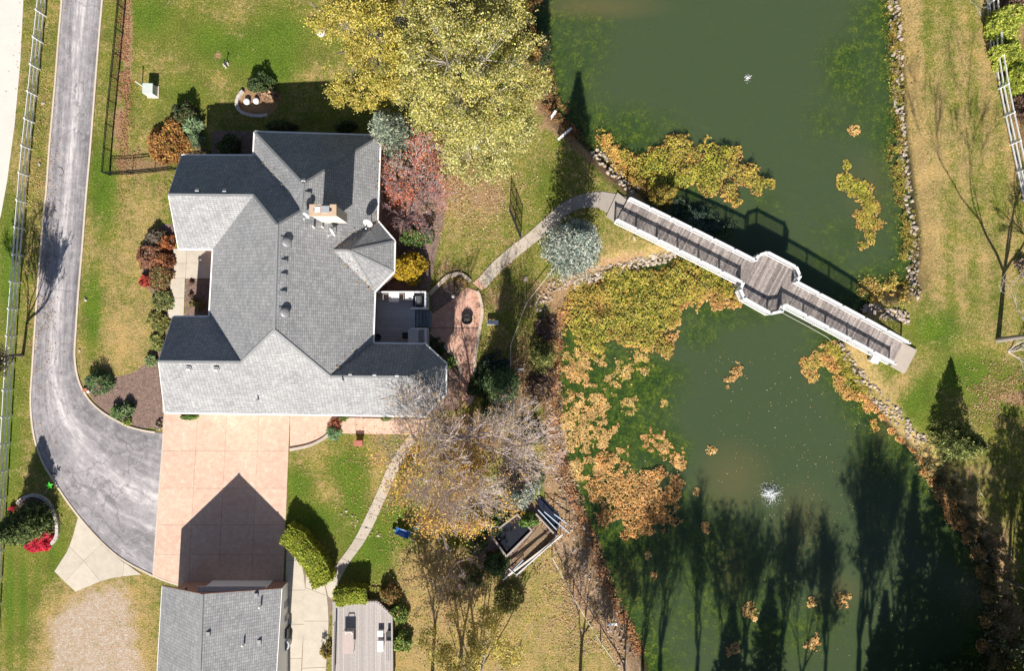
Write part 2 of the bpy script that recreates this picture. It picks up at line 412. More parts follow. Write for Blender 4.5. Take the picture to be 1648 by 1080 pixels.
gme = grid_mesh("lawn", GX, GY, GZ)
cattr(gme, "ma", [dry, lush, lit]); cattr(gme, "mb", [mul, gra, dirt])

m, nt, b = nmat("lawn_ground"); p = pos(nt)
def attr(nt, name):
    a = nt.nodes.new("ShaderNodeAttribute"); a.attribute_name = name
    s = nt.nodes.new("ShaderNodeSeparateColor"); nt.links.new(a.outputs['Color'], s.inputs[0]); return s.outputs
A, B = attr(nt, "ma"), attr(nt, "mb")
n_big = noise(nt, p, .22, 5, .6); n_mid = noise(nt, p, 1.1, 6, .72); n_fine = noise(nt, p, 7, 4, .75); n_vf = noise(nt, p, 26, 2, .7)
def thr(f, nz, amp, lo=.35, hi=.65):
    s = math_(nt, 'ADD', f, math_(nt, 'MULTIPLY', math_(nt, 'SUBTRACT', nz, .5), amp))
    mr = nt.nodes.new("ShaderNodeMapRange"); mr.inputs[1].default_value = lo; mr.inputs[2].default_value = hi; mr.interpolation_type = 'SMOOTHSTEP'
    nt.links.new(s, mr.inputs[0]); return mr.outputs[0]
nm = math_(nt, 'ADD', math_(nt, 'MULTIPLY', n_big, .4), math_(nt, 'MULTIPLY', n_mid, .6))
green = ramp(nt, n_fine, [(.28, (.055, .080, .010)), (.5, (.155, .185, .028)), (.72, (.33, .32, .075))])
lushc = ramp(nt, n_fine, [(.28, (.035, .074, .008)), (.5, (.105, .175, .018)), (.72, (.24, .31, .05))])
dryc = ramp(nt, n_fine, [(.25, (.24, .17, .06)), (.5, (.47, .325, .135)), (.75, (.72, .53, .28))])
nl = math_(nt, 'ADD', math_(nt, 'MULTIPLY', n_fine, .5), math_(nt, 'MULTIPLY', n_vf, .5))
litc = ramp(nt, nl, [(.32, (.08, .05, .03)), (.43, (.26, .16, .08)), (.55, (.46, .29, .16)), (.68, (.66, .47, .32))])
mulc = ramp(nt, nl, [(.3, (.10, .065, .05)), (.5, (.26, .18, .15)), (.7, (.46, .36, .32))])
grac = ramp(nt, nl, [(.3, (.32, .23, .15)), (.45, (.52, .42, .33)), (.62, (.78, .72, .66))])
dirc = ramp(nt, nl, [(.3, (.03, .03, .012)), (.7, (.10, .085, .04))])
n_pat = noise(nt, p, 2.6, 5, .75)
nm2 = math_(nt, 'ADD', math_(nt, 'MULTIPLY', nm, .5), math_(nt, 'ADD', math_(nt, 'MULTIPLY', n_pat, .3), math_(nt, 'MULTIPLY', n_fine, .2)))
c = mix(nt, thr(A[1], nm2, 2.6, .30, .80), green, lushc)
c = mix(nt, math_(nt, 'MULTIPLY', thr(A[0], nm2, 4.2, .22, .95), .92), c, dryc)
tone = noise(nt, p, .5, 4, .6)
c = mix(nt, 1.0, c, ramp(nt, tone, [(.3, (.80, .80, .84)), (.5, (1, 1, 1)), (.7, (1.18, 1.10, 1.04))]), 'MULTIPLY')
c = mix(nt, thr(A[2], math_(nt, 'ADD', math_(nt, 'MULTIPLY', n_mid, .5), math_(nt, 'MULTIPLY', nl, .5)), 2.2, .40, .72), c, litc)
grac = mix(nt, ramp(nt, n_pat, [(.40, .0), (.58, .85)]), grac, (.46, .31, .19))
c = mix(nt, thr(B[1], nm2, 5.0, .3, .95), c, grac)
mulc = mix(nt, 1.0, mulc, ramp(nt, n_pat, [(.35, (.72, .72, .72)), (.65, (1.25, 1.2, 1.15))]), 'MULTIPLY')
c = mix(nt, thr(B[0], nl, .25, .42, .58), c, mulc)
c = mix(nt, thr(B[2], nm, .8, .3, .8), c, dirc)
nt.links.new(c, b.inputs['Base Color']); b.inputs['Roughness'].default_value = .95; b.inputs['Specular IOR Level'].default_value = .1
bump(nt, b, math_(nt, 'ADD', n_fine, math_(nt, 'MULTIPLY', n_vf, .6)), .9, .12)
gme.materials.append(m)
go = bpy.data.objects.new("lawn", gme); COL.objects.link(go); tag(go, kind='structure')

# water
wx = np.arange(0, 45, .25); wy = np.arange(-37, 38, .25); WX, WY = np.meshgrid(wx, wy); WP = np.c_[WX.ravel(), WY.ravel()]
dW = sdist(WP, POND2)
wme = grid_mesh("pond_water", WX, WY, np.full(WX.shape, WZ), keep=dW < 1.0)
alg = np.clip(1 + dW / 5.0, 0, 1) * .75 + .05; brown = np.zeros(len(WP)); deep = np.zeros(len(WP))
wz = WZ
for (x, y, rx, ry, v) in [(930,90,60,90,.55),(1010,210,110,50,.65),(960,40,60,50,.45),(1370,110,60,110,.6),(1330,200,50,60,.4),(960,680,90,170,.95),(1020,640,90,60,.75),(1060,720,60,50,.8),(1040,600,70,40,.75),(1150,500,80,30,.6),(1200,500,80,30,.5),(1130,540,50,30,.5),
                       (1010,880,90,60,.9),(1100,850,70,80,.6),(1150,930,150,120,.55),(1240,1010,150,60,.6),(1420,740,60,40,.5),(1330,420,60,40,.5),(1230,330,60,40,.4),(1350,380,80,60,.35)]:
    mm = ell(WP, x, y, rx, ry, 0, wz); alg = np.maximum(alg, alg * (1 - mm) + v * mm)
for (x, y, rx, ry, v) in [(1180,770,60,60,.8),(960,10,110,22,.9),(1290,830,50,60,.5),(1400,300,50,60,.35),(1350,950,40,30,.6),(1420,700,30,30,.4),(1560,950,40,60,.6),(1180,920,30,50,.5),(1010,930,30,50,.4)]:
    mm = ell(WP, x, y, rx, ry, 0, wz); brown = brown * (1 - mm) + v * mm
deep = np.clip(-dW / 8, 0, 1)
cattr(wme, "ma", [alg, brown, deep])
m, nt, b = nmat("pond_surface"); p = pos(nt); A = attr(nt, "ma")
n1 = noise(nt, p, .35, 6, .68); n2 = noise(nt, p, 1.6, 6, .75); n3 = noise(nt, p, 12, 3, .7)
n4 = noise(nt, p, 5, 4, .75)
ma = math_(nt, 'ADD', math_(nt, 'ADD', math_(nt, 'MULTIPLY', n1, .4), math_(nt, 'MULTIPLY', n2, .35)), math_(nt, 'MULTIPLY', n4, .25))
n2 = math_(nt, 'ADD', math_(nt, 'MULTIPLY', n2, .55), math_(nt, 'MULTIPLY', n4, .45))
base = ramp(nt, n3, [(.3, (.040, .060, .028)), (.7, (.060, .086, .040))])
algc = ramp(nt, n2, [(.38, (.010, .028, .010)), (.5, (.034, .064, .012)), (.62, (.125, .160, .022))])
c = mix(nt, thr(A[0], ma, 1.8, .10, .85), base, algc)
c = mix(nt, math_(nt, 'MULTIPLY', A[1], .6), c, (.125, .105, .045))
nt.links.new(c, b.inputs['Base Color']); b.subsurface_method = 'BURLEY'; b.inputs['Subsurface Weight'].default_value = 1.0; b.inputs['Subsurface Radius'].default_value = (.22, .45, .80); b.inputs['Subsurface Scale'].default_value = 1.0; b.inputs['Roughness'].default_value = .12; b.inputs['IOR'].default_value = 1.33
bump(nt, b, math_(nt, 'ADD', noise(nt, p, 5, 4, .7), math_(nt, 'MULTIPLY', noise(nt, p, .8, 3, .6), 2)), .3, .04)
wme.materials.append(m)
wo_ = bpy.data.objects.new("pond_water", wme); COL.objects.link(wo_); tag(wo_, kind='structure')

# ------------------------------------------------------------------ roads and paving
def flat_sheet(name, pts, z, m, thick=.06, smooth_n=0):
    P = WL(pts); P = smooth_poly(P, smooth_n) if smooth_n else P
    o = MB().prism([(v.x, v.y) for v in P], z - thick, z).build(name, m); tag(o, kind='structure'); return o
CONC = simple("pale_concrete", (.50, .44, .36), .85, .16, 1.2, .05, .2)
CONC_OLD = simple("weathered_concrete", (.44, .38, .31), .9, .18, 1.6, .07, .25)
PINK = stamped("salmon_concrete", (.54, .34, .255), (.65, .475, .365), (.70, .59, .48))
PATIO = stamped("stamped_salmon_concrete", (.42, .215, .155), (.64, .39, .29), (.68, .50, .41))
KERB = simple("kerb_concrete", (.55, .46, .37), .9, .15, 2, .06, .2)
ROADM = simple("bleached_road", (.60, .55, .50), .9, .08, .5, 0, .1)
r_ = flat_sheet("road", [(-260,-2500),(90,-2500),(52,-400),(42,-60),(38,0),(33,100),(24,200),(12,290),(2,345),(-14,400),(-50,500),(-200,900),(-560,1700),(-900,1700),(-500,900),(-330,400),(-300,-60)], .03, ROADM)

dl = [(150,-1400),(120,-700),(108,-300),(102,-60),(100,0),(95,60),(88,150),(80,240),(75,310),(67,390),(61,470),(57,530),(53,590),(50,650),(56,705),(70,745),(88,775),(106,803),(126,830),(150,858),(176,884),(204,905),(246,927)]
dr = [(215,-1400),(186,-700),(174,-300),(168,-60),(165,0),(160,60),(153,150),(146,240),(139,320),(133,400),(127,470),(123,530),(121,575),(127,612),(140,638),(155,655),(172,668),(190,678),(205,686),(222,691),(236,694),(250,696),(262,697)]
L_ = smooth_poly(WL(dl), 4, False); R_ = smooth_poly(WL(dr), 4, False)
nu = 8; vs = []; uv = []; s_acc = 0
for i in range(len(L_)):
    if i: s_acc += ((L_[i] + R_[i]) / 2 - (L_[i - 1] + R_[i - 1]) / 2).length
    for k in range(nu + 1):
        q = L_[i].lerp(R_[i], k / nu); vs.append((q.x, q.y, .035)); uv.append((k / nu, s_acc))
fs = [(i * (nu + 1) + k, i * (nu + 1) + k + 1, (i + 1) * (nu + 1) + k + 1, (i + 1) * (nu + 1) + k) for i in range(len(L_) - 1) for k in range(nu)]
me = bpy.data.meshes.new("driveway"); me.from_pydata(vs, [], fs); ul = me.uv_layers.new(name="path")
for l in me.loops: ul.data[l.index].uv = uv[l.vertex_index]
bm = bmesh.new(); bm.from_mesh(me); bmesh.ops.recalc_face_normals(bm, faces=bm.faces)
if bm.faces[0].normal.z < 0: bmesh.ops.reverse_faces(bm, faces=bm.faces)
bm.to_mesh(me); bm.free()
m, nt, b = nmat("worn_asphalt"); p = pos(nt); uvn = nt.nodes.new("ShaderNodeUVMap"); uvn.uv_map = "path"
def mapd(vec, sc):
    q = nt.nodes.new("ShaderNodeMapping"); q.inputs['Scale'].default_value = sc; nt.links.new(vec, q.inputs[0]); return q.outputs[0]
st1 = noise(nt, mapd(uvn.outputs[0], (9, .16, 1)), 1.0, 5, .72); st2 = noise(nt, mapd(uvn.outputs[0], (26, .8, 1)), 1.0, 4, .7)
wsp = noise(nt, p, 1.1, 7, .78); gr = noise(nt, p, 22, 3, .7)
sepu = nt.nodes.new("ShaderNodeSeparateXYZ"); nt.links.new(uvn.outputs[0], sepu.inputs[0])
prof = ramp(nt, sepu.outputs[0], [(0, .40), (.08, .44), (.25, .40), (.48, .68), (.55, .74), (.62, .55), (.85, .36), (.95, .26), (1, .36)])
t = math_(nt, 'ADD', math_(nt, 'MULTIPLY', st1, .60), math_(nt, 'MULTIPLY', st2, .26))
t = math_(nt, 'ADD', t, math_(nt, 'MULTIPLY', wsp, .34)); t = math_(nt, 'ADD', t, math_(nt, 'MULTIPLY', gr, .25))
t = math_(nt, 'ADD', t, math_(nt, 'MULTIPLY', prof, .45))
c = ramp(nt, t, [(.58, (.135, .13, .138)), (.84, (.235, .225, .24)), (.97, (.31, .295, .305)), (1.0, (.36, .345, .35))])
ra = nt.nodes[-1]
t2 = math_(nt, 'MULTIPLY', math_(nt, 'SUBTRACT', t, .55), 1.25)
c = ramp(nt, t2, [(.20, (.10, .095, .10)), (.40, (.21, .195, .205)), (.56, (.33, .305, .315)), (.74, (.60, .56, .55))])
veins = nt.nodes.new('ShaderNodeTexVoronoi'); veins.feature = 'DISTANCE_TO_EDGE'; veins.inputs['Scale'].default_value = 1.7
vv = nt.nodes.new('ShaderNodeVectorMath'); vv.operation = 'MULTIPLY_ADD'; vn_ = nt.nodes.new('ShaderNodeTexNoise'); vn_.inputs['Scale'].default_value = 2.2; vn_.inputs['Detail'].default_value = 5; nt.links.new(p, vn_.inputs[0]); nt.links.new(vn_.outputs['Color'], vv.inputs[0]); vv.inputs[1].default_value = (1.6, 1.6, 0); nt.links.new(p, vv.inputs[2]); nt.links.new(vv.outputs[0], veins.inputs['Vector'])
c = mix(nt, math_(nt, 'MULTIPLY', ramp(nt, veins.outputs['Distance'], [(.0, .35), (.08, 0)]), ramp(nt, wsp, [(.42, 0), (.58, 1)])), c, (.52, .49, .48))
vor = nt.nodes.new("ShaderNodeTexVoronoi"); vor.feature = 'DISTANCE_TO_EDGE'; vor.inputs['Scale'].default_value = .22
wv = nt.nodes.new("ShaderNodeVectorMath"); wv.operation = 'ADD'; nn_ = nt.nodes.new("ShaderNodeTexNoise"); nn_.inputs['Scale'].default_value = 1.2; nt.links.new(p, nn_.inputs[0])
nt.links.new(p, wv.inputs[0]); nt.links.new(nn_.outputs['Color'], wv.inputs[1]); nt.links.new(wv.outputs[0], vor.inputs['Vector'])
c = mix(nt, ramp(nt, vor.outputs['Distance'], [(.0, .55), (.012, 0)]), c, (.10, .095, .10))
nt.links.new(c, b.inputs['Base Color']); b.inputs['Roughness'].default_value = .9; bump(nt, b, gr, .3, .02)
me.materials.append(m); dro = bpy.data.objects.new("driveway", me); COL.objects.link(dro); tag(dro, kind='structure')

def edge_kerb(pts, label_name, w=.16, h=.09, n=4, m=KERB, closed=False, step=1.3, z0=-.05, parent=None):
    """kerb laid as separate lengths, parts of the paving they border"""
    P = smooth_poly(WL(pts), n, closed) if n else WL(pts)
    if closed: P.append(P[0])
    segs = []; cur = [P[0]]; acc = 0
    for a, b_ in zip(P, P[1:]):
        acc += (b_ - a).length; cur.append(b_)
        if acc >= step: segs.append(cur); cur = [b_]; acc = 0
    if len(cur) > 1: segs.append(cur)
    for s in segs: MB().ribbon([(q.x, q.y) for q in s], w, z0, h + R.uniform(0, .008)).build(label_name, m, parent)
ORG[dro.name] = Vector((0, 0, 0))
edge_kerb(dl, "kerb", step=4, parent=dro); edge_kerb(dr[:-1], "kerb", step=4, parent=dro)
_g = MB().tube([(W(x, y) + Vector((0, 0, .045))) for x, y in [(93,268),(100,270),(103,277),(100,283),(95,283)]], .025, 4).build("tar_patch", simple("tar", (.05, .05, .05)), dro)

def slab(name, quad, z, th, m, parent, gap=.018):
    c = sum((Vector(q) for q in quad), Vector((0, 0))) / len(quad)
    P = []
    for q in quad:
        d = Vector(q) - c; l = d.length; P.append(c + d * max(.1, (l - gap) / l))
    dz = R.uniform(-.004, .004)
    return MB().prism([(q.x, q.y) for q in P], z - th, z + dz).build(name, m, parent)
def pavement(name, m_base, pts, z=.0):
    o = flat_sheet(name, pts, z, m_base, .05); ORG[o.name] = o.location.copy(); return o
JOINT = simple("joint_sand", (.22, .165, .12), .95)
def strip_slabs(name, Lp, Rp, ts, m, z=.05, root=None, cols=1):
    """slabs across a path between two edges; ts: how many"""
    L = smooth_poly(WL(Lp), 8, False); Rr = smooth_poly(WL(Rp), 8, False)
    def at(P, t):
        k = t * (len(P) - 1); i = min(int(k), len(P) - 2); return P[i].lerp(P[i + 1], k - i)
    if root is None:
        root = MB().prism([(v.x, v.y) for v in L] + [(v.x, v.y) for v in reversed(Rr)], -.03, z - .02).build(name, JOINT); tag(root, kind='structure'); ORG[root.name] = root.location.copy()
    for i in range(ts):
        t0, t1 = i / ts, (i + 1) / ts; tm = (t0 + t1) / 2; g_ = .012
        for c_ in range(cols):
            f0, f1 = c_ / cols, (c_ + 1) / cols
            pt = lambda t, f: at(L, t).lerp(at(Rr, t), f)
            q = [pt(t0, f0), pt(tm, f0), pt(t1, f0), pt(t1, f1), pt(tm, f1), pt(t0, f1)]
            slab("slab", [(v.x, v.y) for v in q], z, .06, m, root)
    return root
# salmon court between the house and the garage: a grid of poured slabs
court = flat_sheet("court", [(264,664),(467,664),(462,790),(456,943),(290,943),(247,926),(256,760)], .02, JOINT); ORG[court.name] = court.location.copy()
rows = [664, 726, 786, 845, 893, 943]
def cx_(f, y): # left edge, joints, right edge
    xl = np.interp(y, [664, 697, 926, 943], [264, 262, 247, 250]); xr = np.interp(y, [664, 943], [467, 456]); return xl + (xr - xl) * f
fr = [0, .27, .50, .755, 1]
for j in range(5):
    for i in range(4):
        y0, y1 = rows[j], rows[j + 1]
        q = [(cx_(fr[i], y0), y0), (cx_(fr[i + 1], y0), y0), (cx_(fr[i + 1], y1), y1), (cx_(fr[i], y1), y1)]
        if j == 4 and i == 0: q = [(cx_(0, 893), 893), (cx_(fr[1], 893), 893), (cx_(fr[1], 943), 943), (290, 943), (247, 926)]
        slab("slab", [tuple(W(x, y).xy) for x, y in q], .05, .06, PINK, court, .012)
edge_kerb([(264,697),(256,800),(247,926)], "kerb", .14, .058, 3, KERB, step=50, parent=court); edge_kerb([(204,905),(247,927),(268,936),(290,943)], "kerb", .14, .058, 3, KERB, step=50, parent=court)
# turning apron
apron = flat_sheet("apron", [(126,832),(118,862),(107,890),(88,920),(122,953),(150,941),(180,931),(226,925),(204,908),(176,887),(150,861)], .02, JOINT); ORG[apron.name] = apron.location.copy()
for q in [[(126,832),(118,862),(112,880),(135,903),(164,876),(150,861)], [(112,880),(107,890),(88,920),(105,937),(135,903)], [(105,937),(122,953),(150,941),(162,936),(135,903)],
          [(135,903),(162,936),(180,931),(198,928),(200,906),(176,887),(164,876)], [(198,928),(228,925),(204,908),(200,906)]]:
    slab("slab", [tuple(W(x, y).xy) for x, y in q], .05, .06, CONC, apron, .012)
# side walk of the garage
_sw = flat_sheet('side_walk', [(461,868),(500,884),(520,928),(546,938),(536,966),(530,1000),(521,1140),(448,1140),(457,1000)], .03, JOINT); ORG[_sw.name] = _sw.location.copy()
strip_slabs("side_walk", [(462,868),(459,950),(453,1060),(449,1140)], [(477,868),(492,950),(486,1060),(484,1140)], 6, CONC, root=_sw)
strip_slabs("side_walk", [(477,868),(492,905),(489,1000),(484,1140)], [(500,885),(520,930),(529,1000),(520,1140)], 6, CONC, root=_sw)
strip_slabs("side_walk", [(500,885),(520,930),(528,960)], [(503,887),(545,938),(535,965)], 2, CONC, root=_sw)
# garden path to the south-west lawn
strip_slabs("garden_path", [(545,938),(561,908),(585,875),(604,840),(622,800),(642,755),(660,722),(676,700)], [(528,928),(548,900),(568,872),(587,835),(607,792),(626,748),(646,716),(664,694)][::1], 13, CONC_OLD)
# walk along the south side of the house
strip_slabs("house_walk", [(543,672),(690,675)], [(543,698),(690,700)], 4, PINK)
kb = flat_sheet("court_edge", [(467,664),(542,668),(540,690),(520,705),(495,716),(467,722)], .03, PINK)
# entrance court
ent = flat_sheet("entrance_walk", [(280,400),(345,400),(345,448),(298,448),(296,512),(268,512)], .02, JOINT); ORG[ent.name] = ent.location.copy()
for q in [[(280,400),(300,400),(300,424),(278,424)],[(300,400),(345,400),(345,424),(300,424)],[(278,424),(300,424),(299,448),(276,448)],[(300,424),(345,424),(345,448),(299,448)],[(276,448),(298,448),(297,480),(273,480)],[(273,480),(297,480),(296,512),(269,512)]]:
    slab("slab", [tuple(W(x, y).xy) for x, y in q], .05, .06, CONC, ent, .012)
flat_sheet("entrance_walk", [(262,600),(268,600),(273,664),(262,664)], .05, CONC)
# garden path from the patio to the bridge
strip_slabs("pond_path", [(768,450),(790,425),(820,398),(850,375),(875,352),(893,335)], [(782,464),(805,438),(832,414),(862,390),(890,368),(905,352)], 9, CONC_OLD)
strip_slabs("pond_path", [(893,335),(912,322),(938,312),(968,308),(1000,314),(1010,318)], [(905,352),(922,340),(942,334),(962,335),(980,345),(990,354)], 5, simple("grey_concrete", (.33, .29, .25), .9, .12, 1.5, .05))
# patio
pat = [(692,506),(701,502),(728,482),(752,462),(766,468),(775,492),(773,520),(768,545),(764,565),(762,600),(761,633),(753,650),(744,646),(741,610),(738,584),(720,560),(693,532)]
patio = flat_sheet("patio", pat, .02, JOINT); ORG[patio.name] = patio.location.copy()
for q in [[(692,506),(701,502),(728,482),(752,462),(752,527),(692,527)], [(752,462),(766,468),(775,492),(772,527),(752,527)], [(692,528),(772,528),(768,545),(764,565),(763,586),(739,586),(720,560),(693,532)],
          [(739,587),(763,587),(762,600),(761.5,616),(741,616)], [(741,617),(761.5,617),(761,633),(753,650),(744,646)]]:
    slab("slab", [tuple(W(x, y).xy) for x, y in q], .06, .07, PATIO, patio, .012)
KERBP = simple("cream_cast_stone", (.52, .42, .33), .85, .18, 2.5, .08, .3)
edge_kerb([(692,473),(717,448),(728,443),(738,441),(748,445),(757,453)], "edging_block", .34, .16, 4, KERBP, step=.55, parent=patio)
edge_kerb([(768,468),(773,480),(776,500),(773,525),(769,548),(765,575),(764,600),(763,632),(754,652)], "edging_block", .26, .12, 4, KERBP, step=.6, parent=patio)
edge_kerb([(692,534),(720,563),(738,586),(741,612)], "edging_block", .2, .1, 3, KERBP, step=.7, parent=patio)
edge_kerb([(467,724),(496,718),(518,708),(531,697),(535,686)], "kerb", .25, .16, 4, CONC_OLD, step=.7, parent=court)
# steps between patio and path
strip_slabs("path_landing", [(760,455),(770,447)], [(775,467),(783,461)], 1, PATIO)
# ------------------------------------------------------------------ the house
m, nt, b = nmat("roof_shingles"); uvn = nt.nodes.new("ShaderNodeUVMap"); uvn.uv_map = "roof"
br = nt.nodes.new("ShaderNodeTexBrick"); br.offset = .37; br.offset_frequency = 1; br.squash = 1
br.inputs['Scale'].default_value = 1; br.inputs['Brick Width'].default_value = .27; br.inputs['Row Height'].default_value = .17
br.inputs['Mortar Size'].default_value = .014; br.inputs['Mortar Smooth'].default_value = .3; br.inputs['Bias'].default_value = 0
br.inputs['Color1'].default_value = (.265, .265, .268, 1); br.inputs['Color2'].default_value = (.355, .355, .358, 1); br.inputs['Mortar'].default_value = (.16, .16, .165, 1)
nt.links.new(uvn.outputs[0], br.inputs[0]); p = pos(nt)
n1 = noise(nt, p, .5, 5, .7); n2 = noise(nt, p, 14, 3, .7); n3 = noise(nt, p, 2.5, 4, .7)
c = mix(nt, 1.0, br.outputs['Color'], ramp(nt, n1, [(.3, (.86, .86, .87)), (.7, (1.12, 1.12, 1.11))]), 'MULTIPLY')
c = mix(nt, 1.0, c, ramp(nt, n2, [(.3, (.72, .72, .73)), (.7, (1.25, 1.25, 1.25))]), 'MULTIPLY')
c = mix(nt, 1.0, c, ramp(nt, n3, [(.3, (.9, .9, .9)), (.7, (1.08, 1.08, 1.08))]), 'MULTIPLY')
nt.links.new(c, b.inputs['Base Color']); b.inputs['Roughness'].default_value = .9; b.inputs['Specular IOR Level'].default_value = .2
sv = nt.nodes.new("ShaderNodeSeparateXYZ"); nt.links.new(uvn.outputs[0], sv.inputs[0])
saw = math_(nt, 'FRACT', math_(nt, 'DIVIDE', sv.outputs[1], .17))
bump(nt, b, math_(nt, 'ADD', math_(nt, 'SUBTRACT', math_(nt, 'ADD', 1, math_(nt, 'MULTIPLY', n2, .35)), saw), math_(nt, 'MULTIPLY', br.outputs['Fac'], -.5)), .38, .03)
ROOF = m
WHITE = simple("white_trim", (.80, .79, .77), .5, .04, 3, 0, .03)
BRICK = None
m, nt, b = nmat("tan_brick"); p = pos(nt); sx = nt.nodes.new("ShaderNodeSeparateXYZ"); nt.links.new(p, sx.inputs[0])
cb = nt.nodes.new("ShaderNodeCombineXYZ"); nt.links.new(math_(nt, 'ADD', sx.outputs[0], sx.outputs[1]), cb.inputs[0]); nt.links.new(sx.outputs[2], cb.inputs[1])
bk = nt.nodes.new("ShaderNodeTexBrick"); bk.inputs['Scale'].default_value = 1; bk.inputs['Brick Width'].default_value = .22; bk.inputs['Row Height'].default_value = .075; bk.inputs['Mortar Size'].default_value = .008
bk.inputs['Color1'].default_value = (.36, .17, .11, 1); bk.inputs['Color2'].default_value = (.28, .12, .08, 1); bk.inputs['Mortar'].default_value = (.4, .36, .32, 1)
nt.links.new(cb.outputs[0], bk.inputs[0]); nt.links.new(bk.outputs[0], b.inputs['Base Color']); b.inputs['Roughness'].default_value = .85; bump(nt, b, bk.outputs[1], -.4, .01); BRICK = m
GLASS = simple("dark_window_glass", (.03, .04, .05), .08, .1, 1, 0, 0)
METAL = simple("vent_metal", (.30, .30, .31), .5, .15, 4, 0, .05, metal=.3)
DKMETAL = simple("black_metal", (.018, .018, .02), .5, .2, 4)
STEEL = simple("pale_steel", (.62, .63, .65), .45, .08, 4)

EZ = 4.15
def roof_faces(name, V, F, m, parent):
    """V: name->(px,py,z); F: lists of names"""
    P = {k: W(*v) for k, v in V.items()}; vs = []; fs = []; uvs = []
    for f in F:
        pts = [P[k] for k in f]
        # mean normal
        n = Vector((0, 0, 0))
        for i in range(len(pts)): n += (pts[i]).cross(pts[(i + 1) % len(pts)])
        if n.z < 0: pts.reverse(); n = -n
        n.normalize(); h = Vector((0, 0, 1)); u = h.cross(n); u = u.normalized() if u.length > 1e-4 else Vector((1, 0, 0)); v = n.cross(u).normalized()
        b0 = len(vs); vs += [tuple(q - ORG[parent.name]) for q in pts]; fs.append(list(range(b0, b0 + len(pts)))); uvs += [(q.dot(u), q.dot(v)) for q in pts]
    me = bpy.data.meshes.new(name); me.from_pydata(vs, [], fs); ul = me.uv_layers.new(name="roof")
    for l in me.loops: ul.data[l.index].uv = uvs[l.vertex_index]
    me.materials.append(m); return link_mesh(name, me, parent, None)
def walls(name, pts, z0, z1, m, parent, inset=.4):
    """wall faces standing under an eave outline"""
    P = [Vector((p.x, p.y)) for p in pts]; n = len(P)
    ar = sum(P[i].x * P[(i + 1) % n].y - P[(i + 1) % n].x * P[i].y for i in range(n)); sg = 1 if ar > 0 else -1
    Q = []
    for i in range(n):
        d1 = (P[i] - P[i - 1]).normalized(); d2 = (P[(i + 1) % n] - P[i]).normalized()
        n1 = Vector((-d1.y, d1.x)) * sg; n2 = Vector((-d2.y, d2.x)) * sg; t = n1 + n2; t = t.normalized() if t.length > .1 else n1
        Q.append(P[i] + t * inset / max(.4, t.dot(n1)))
    mb = MB()
    for i in range(n):
        a, b_ = Q[i], Q[(i + 1) % n]; mb.add([(a.x, a.y, z0), (b_.x, b_.y, z0), (b_.x, b_.y, z1), (a.x, a.y, z1)], [(0, 1, 2, 3)])
    mb.build(name, m, parent); return Q

house = thing("house", "large brick house with a many-sided grey shingle roof between the drive and the pond", "house", W(440, 460))
V = dict(A=(410,212,EZ), A2=(612,218,EZ), C=(488,295,8.25), D=(484,339,8.35), B=(408,250,EZ), F=(446,361,9.5), NR=(408,314,7.28), NG=(271,313,7.2), NW=(292,250,EZ), NS=(287,400,EZ), WN=(343,400,EZ),
         WS=(337,510,EZ), L=(388,583,7.15), SR=(255,582,7.2), SN=(278,510,EZ), SS=(265,664,EZ), G=(441,531,9.52), Hh=(531,606,6.6), DN=(600,553,EZ), RE=(657,607,6.6), E1=(684,554,EZ), E2=(718,586,EZ), E3=(717,634,EZ), E4=(684,670,EZ),
         K=(603,469,EZ), T=(536,403,6.65), U=(562,403,6.65), B1=(607,355,EZ), B2=(635,388,EZ), B3=(634,437,EZ))
F = [["A","A2","C"],["A","C","D","B"],["NW","B","D","F","NR","NG"],["NG","NR","WN","NS"],["NR","F","G","L","WS","WN"],["A2","C","D","F","G","Hh","DN","K","T","B1"],
     ["SN","WS","L","SR"],["SS","SR","L","G","Hh","RE","E4"],["DN","E1","RE","Hh"],["E1","E2","RE"],["E2","E3","RE"],["E3","E4","RE"],
     ["B1","T","U"],["B1","B2","U"],["B2","B3","U"],["B3","K","U"],["K","T","U"]]
roof_faces("roof", V, F, ROOF, house)
per = ["A","A2","B1","B2","B3","K","DN","E1","E2","E3","E4","SS","SR","SN","WS","WN","NS","NG","NW","B"]
PP = {k: W(*v) for k, v in V.items()}
low = [k for k in per if k not in ("SR", "NG")]
MB().add([PP[k] - Vector((0, 0, .22)) for k in low], [list(range(len(low)))]).build("soffit", WHITE, house)
for i in range(len(per)):                                        # gutters and rake boards, one length per side
    a, b_ = PP[per[i]], PP[per[(i + 1) % len(per)]]
    if (b_ - a).length < .1: continue
    rake = per[i] in ("SR", "NG") or per[(i + 1) % len(per)] in ("SR", "NG")
    o_ = Vector((0, 0, -.11 if rake else -.08)); d_ = (b_ - a).normalized(); out = Vector((d_.y, -d_.x, 0)) * -1
    c_ = sum((PP[k] for k in low), Vector()) / len(low)
    mid = (a + b_) / 2
    out = Vector((-d_.y, d_.x, 0))           # outline runs clockwise: left side is outside
    piece("rake_board" if rake else "gutter", house, a + o_ + out * (.02 if rake else .05), b_ + o_ + out * (.02 if rake else .05), .06 if rake else .12, .17, WHITE)
for g in (("SN", "SR", "SS"), ("NS", "NG", "NW")):
    MB().add([PP[k] - Vector((-.25, 0, .12)) for k in g], [(0, 1, 2)]).build("gable_wall", BRICK, house)
walls("wall", [PP[k] for k in low], -.05, EZ - .2, BRICK, house)
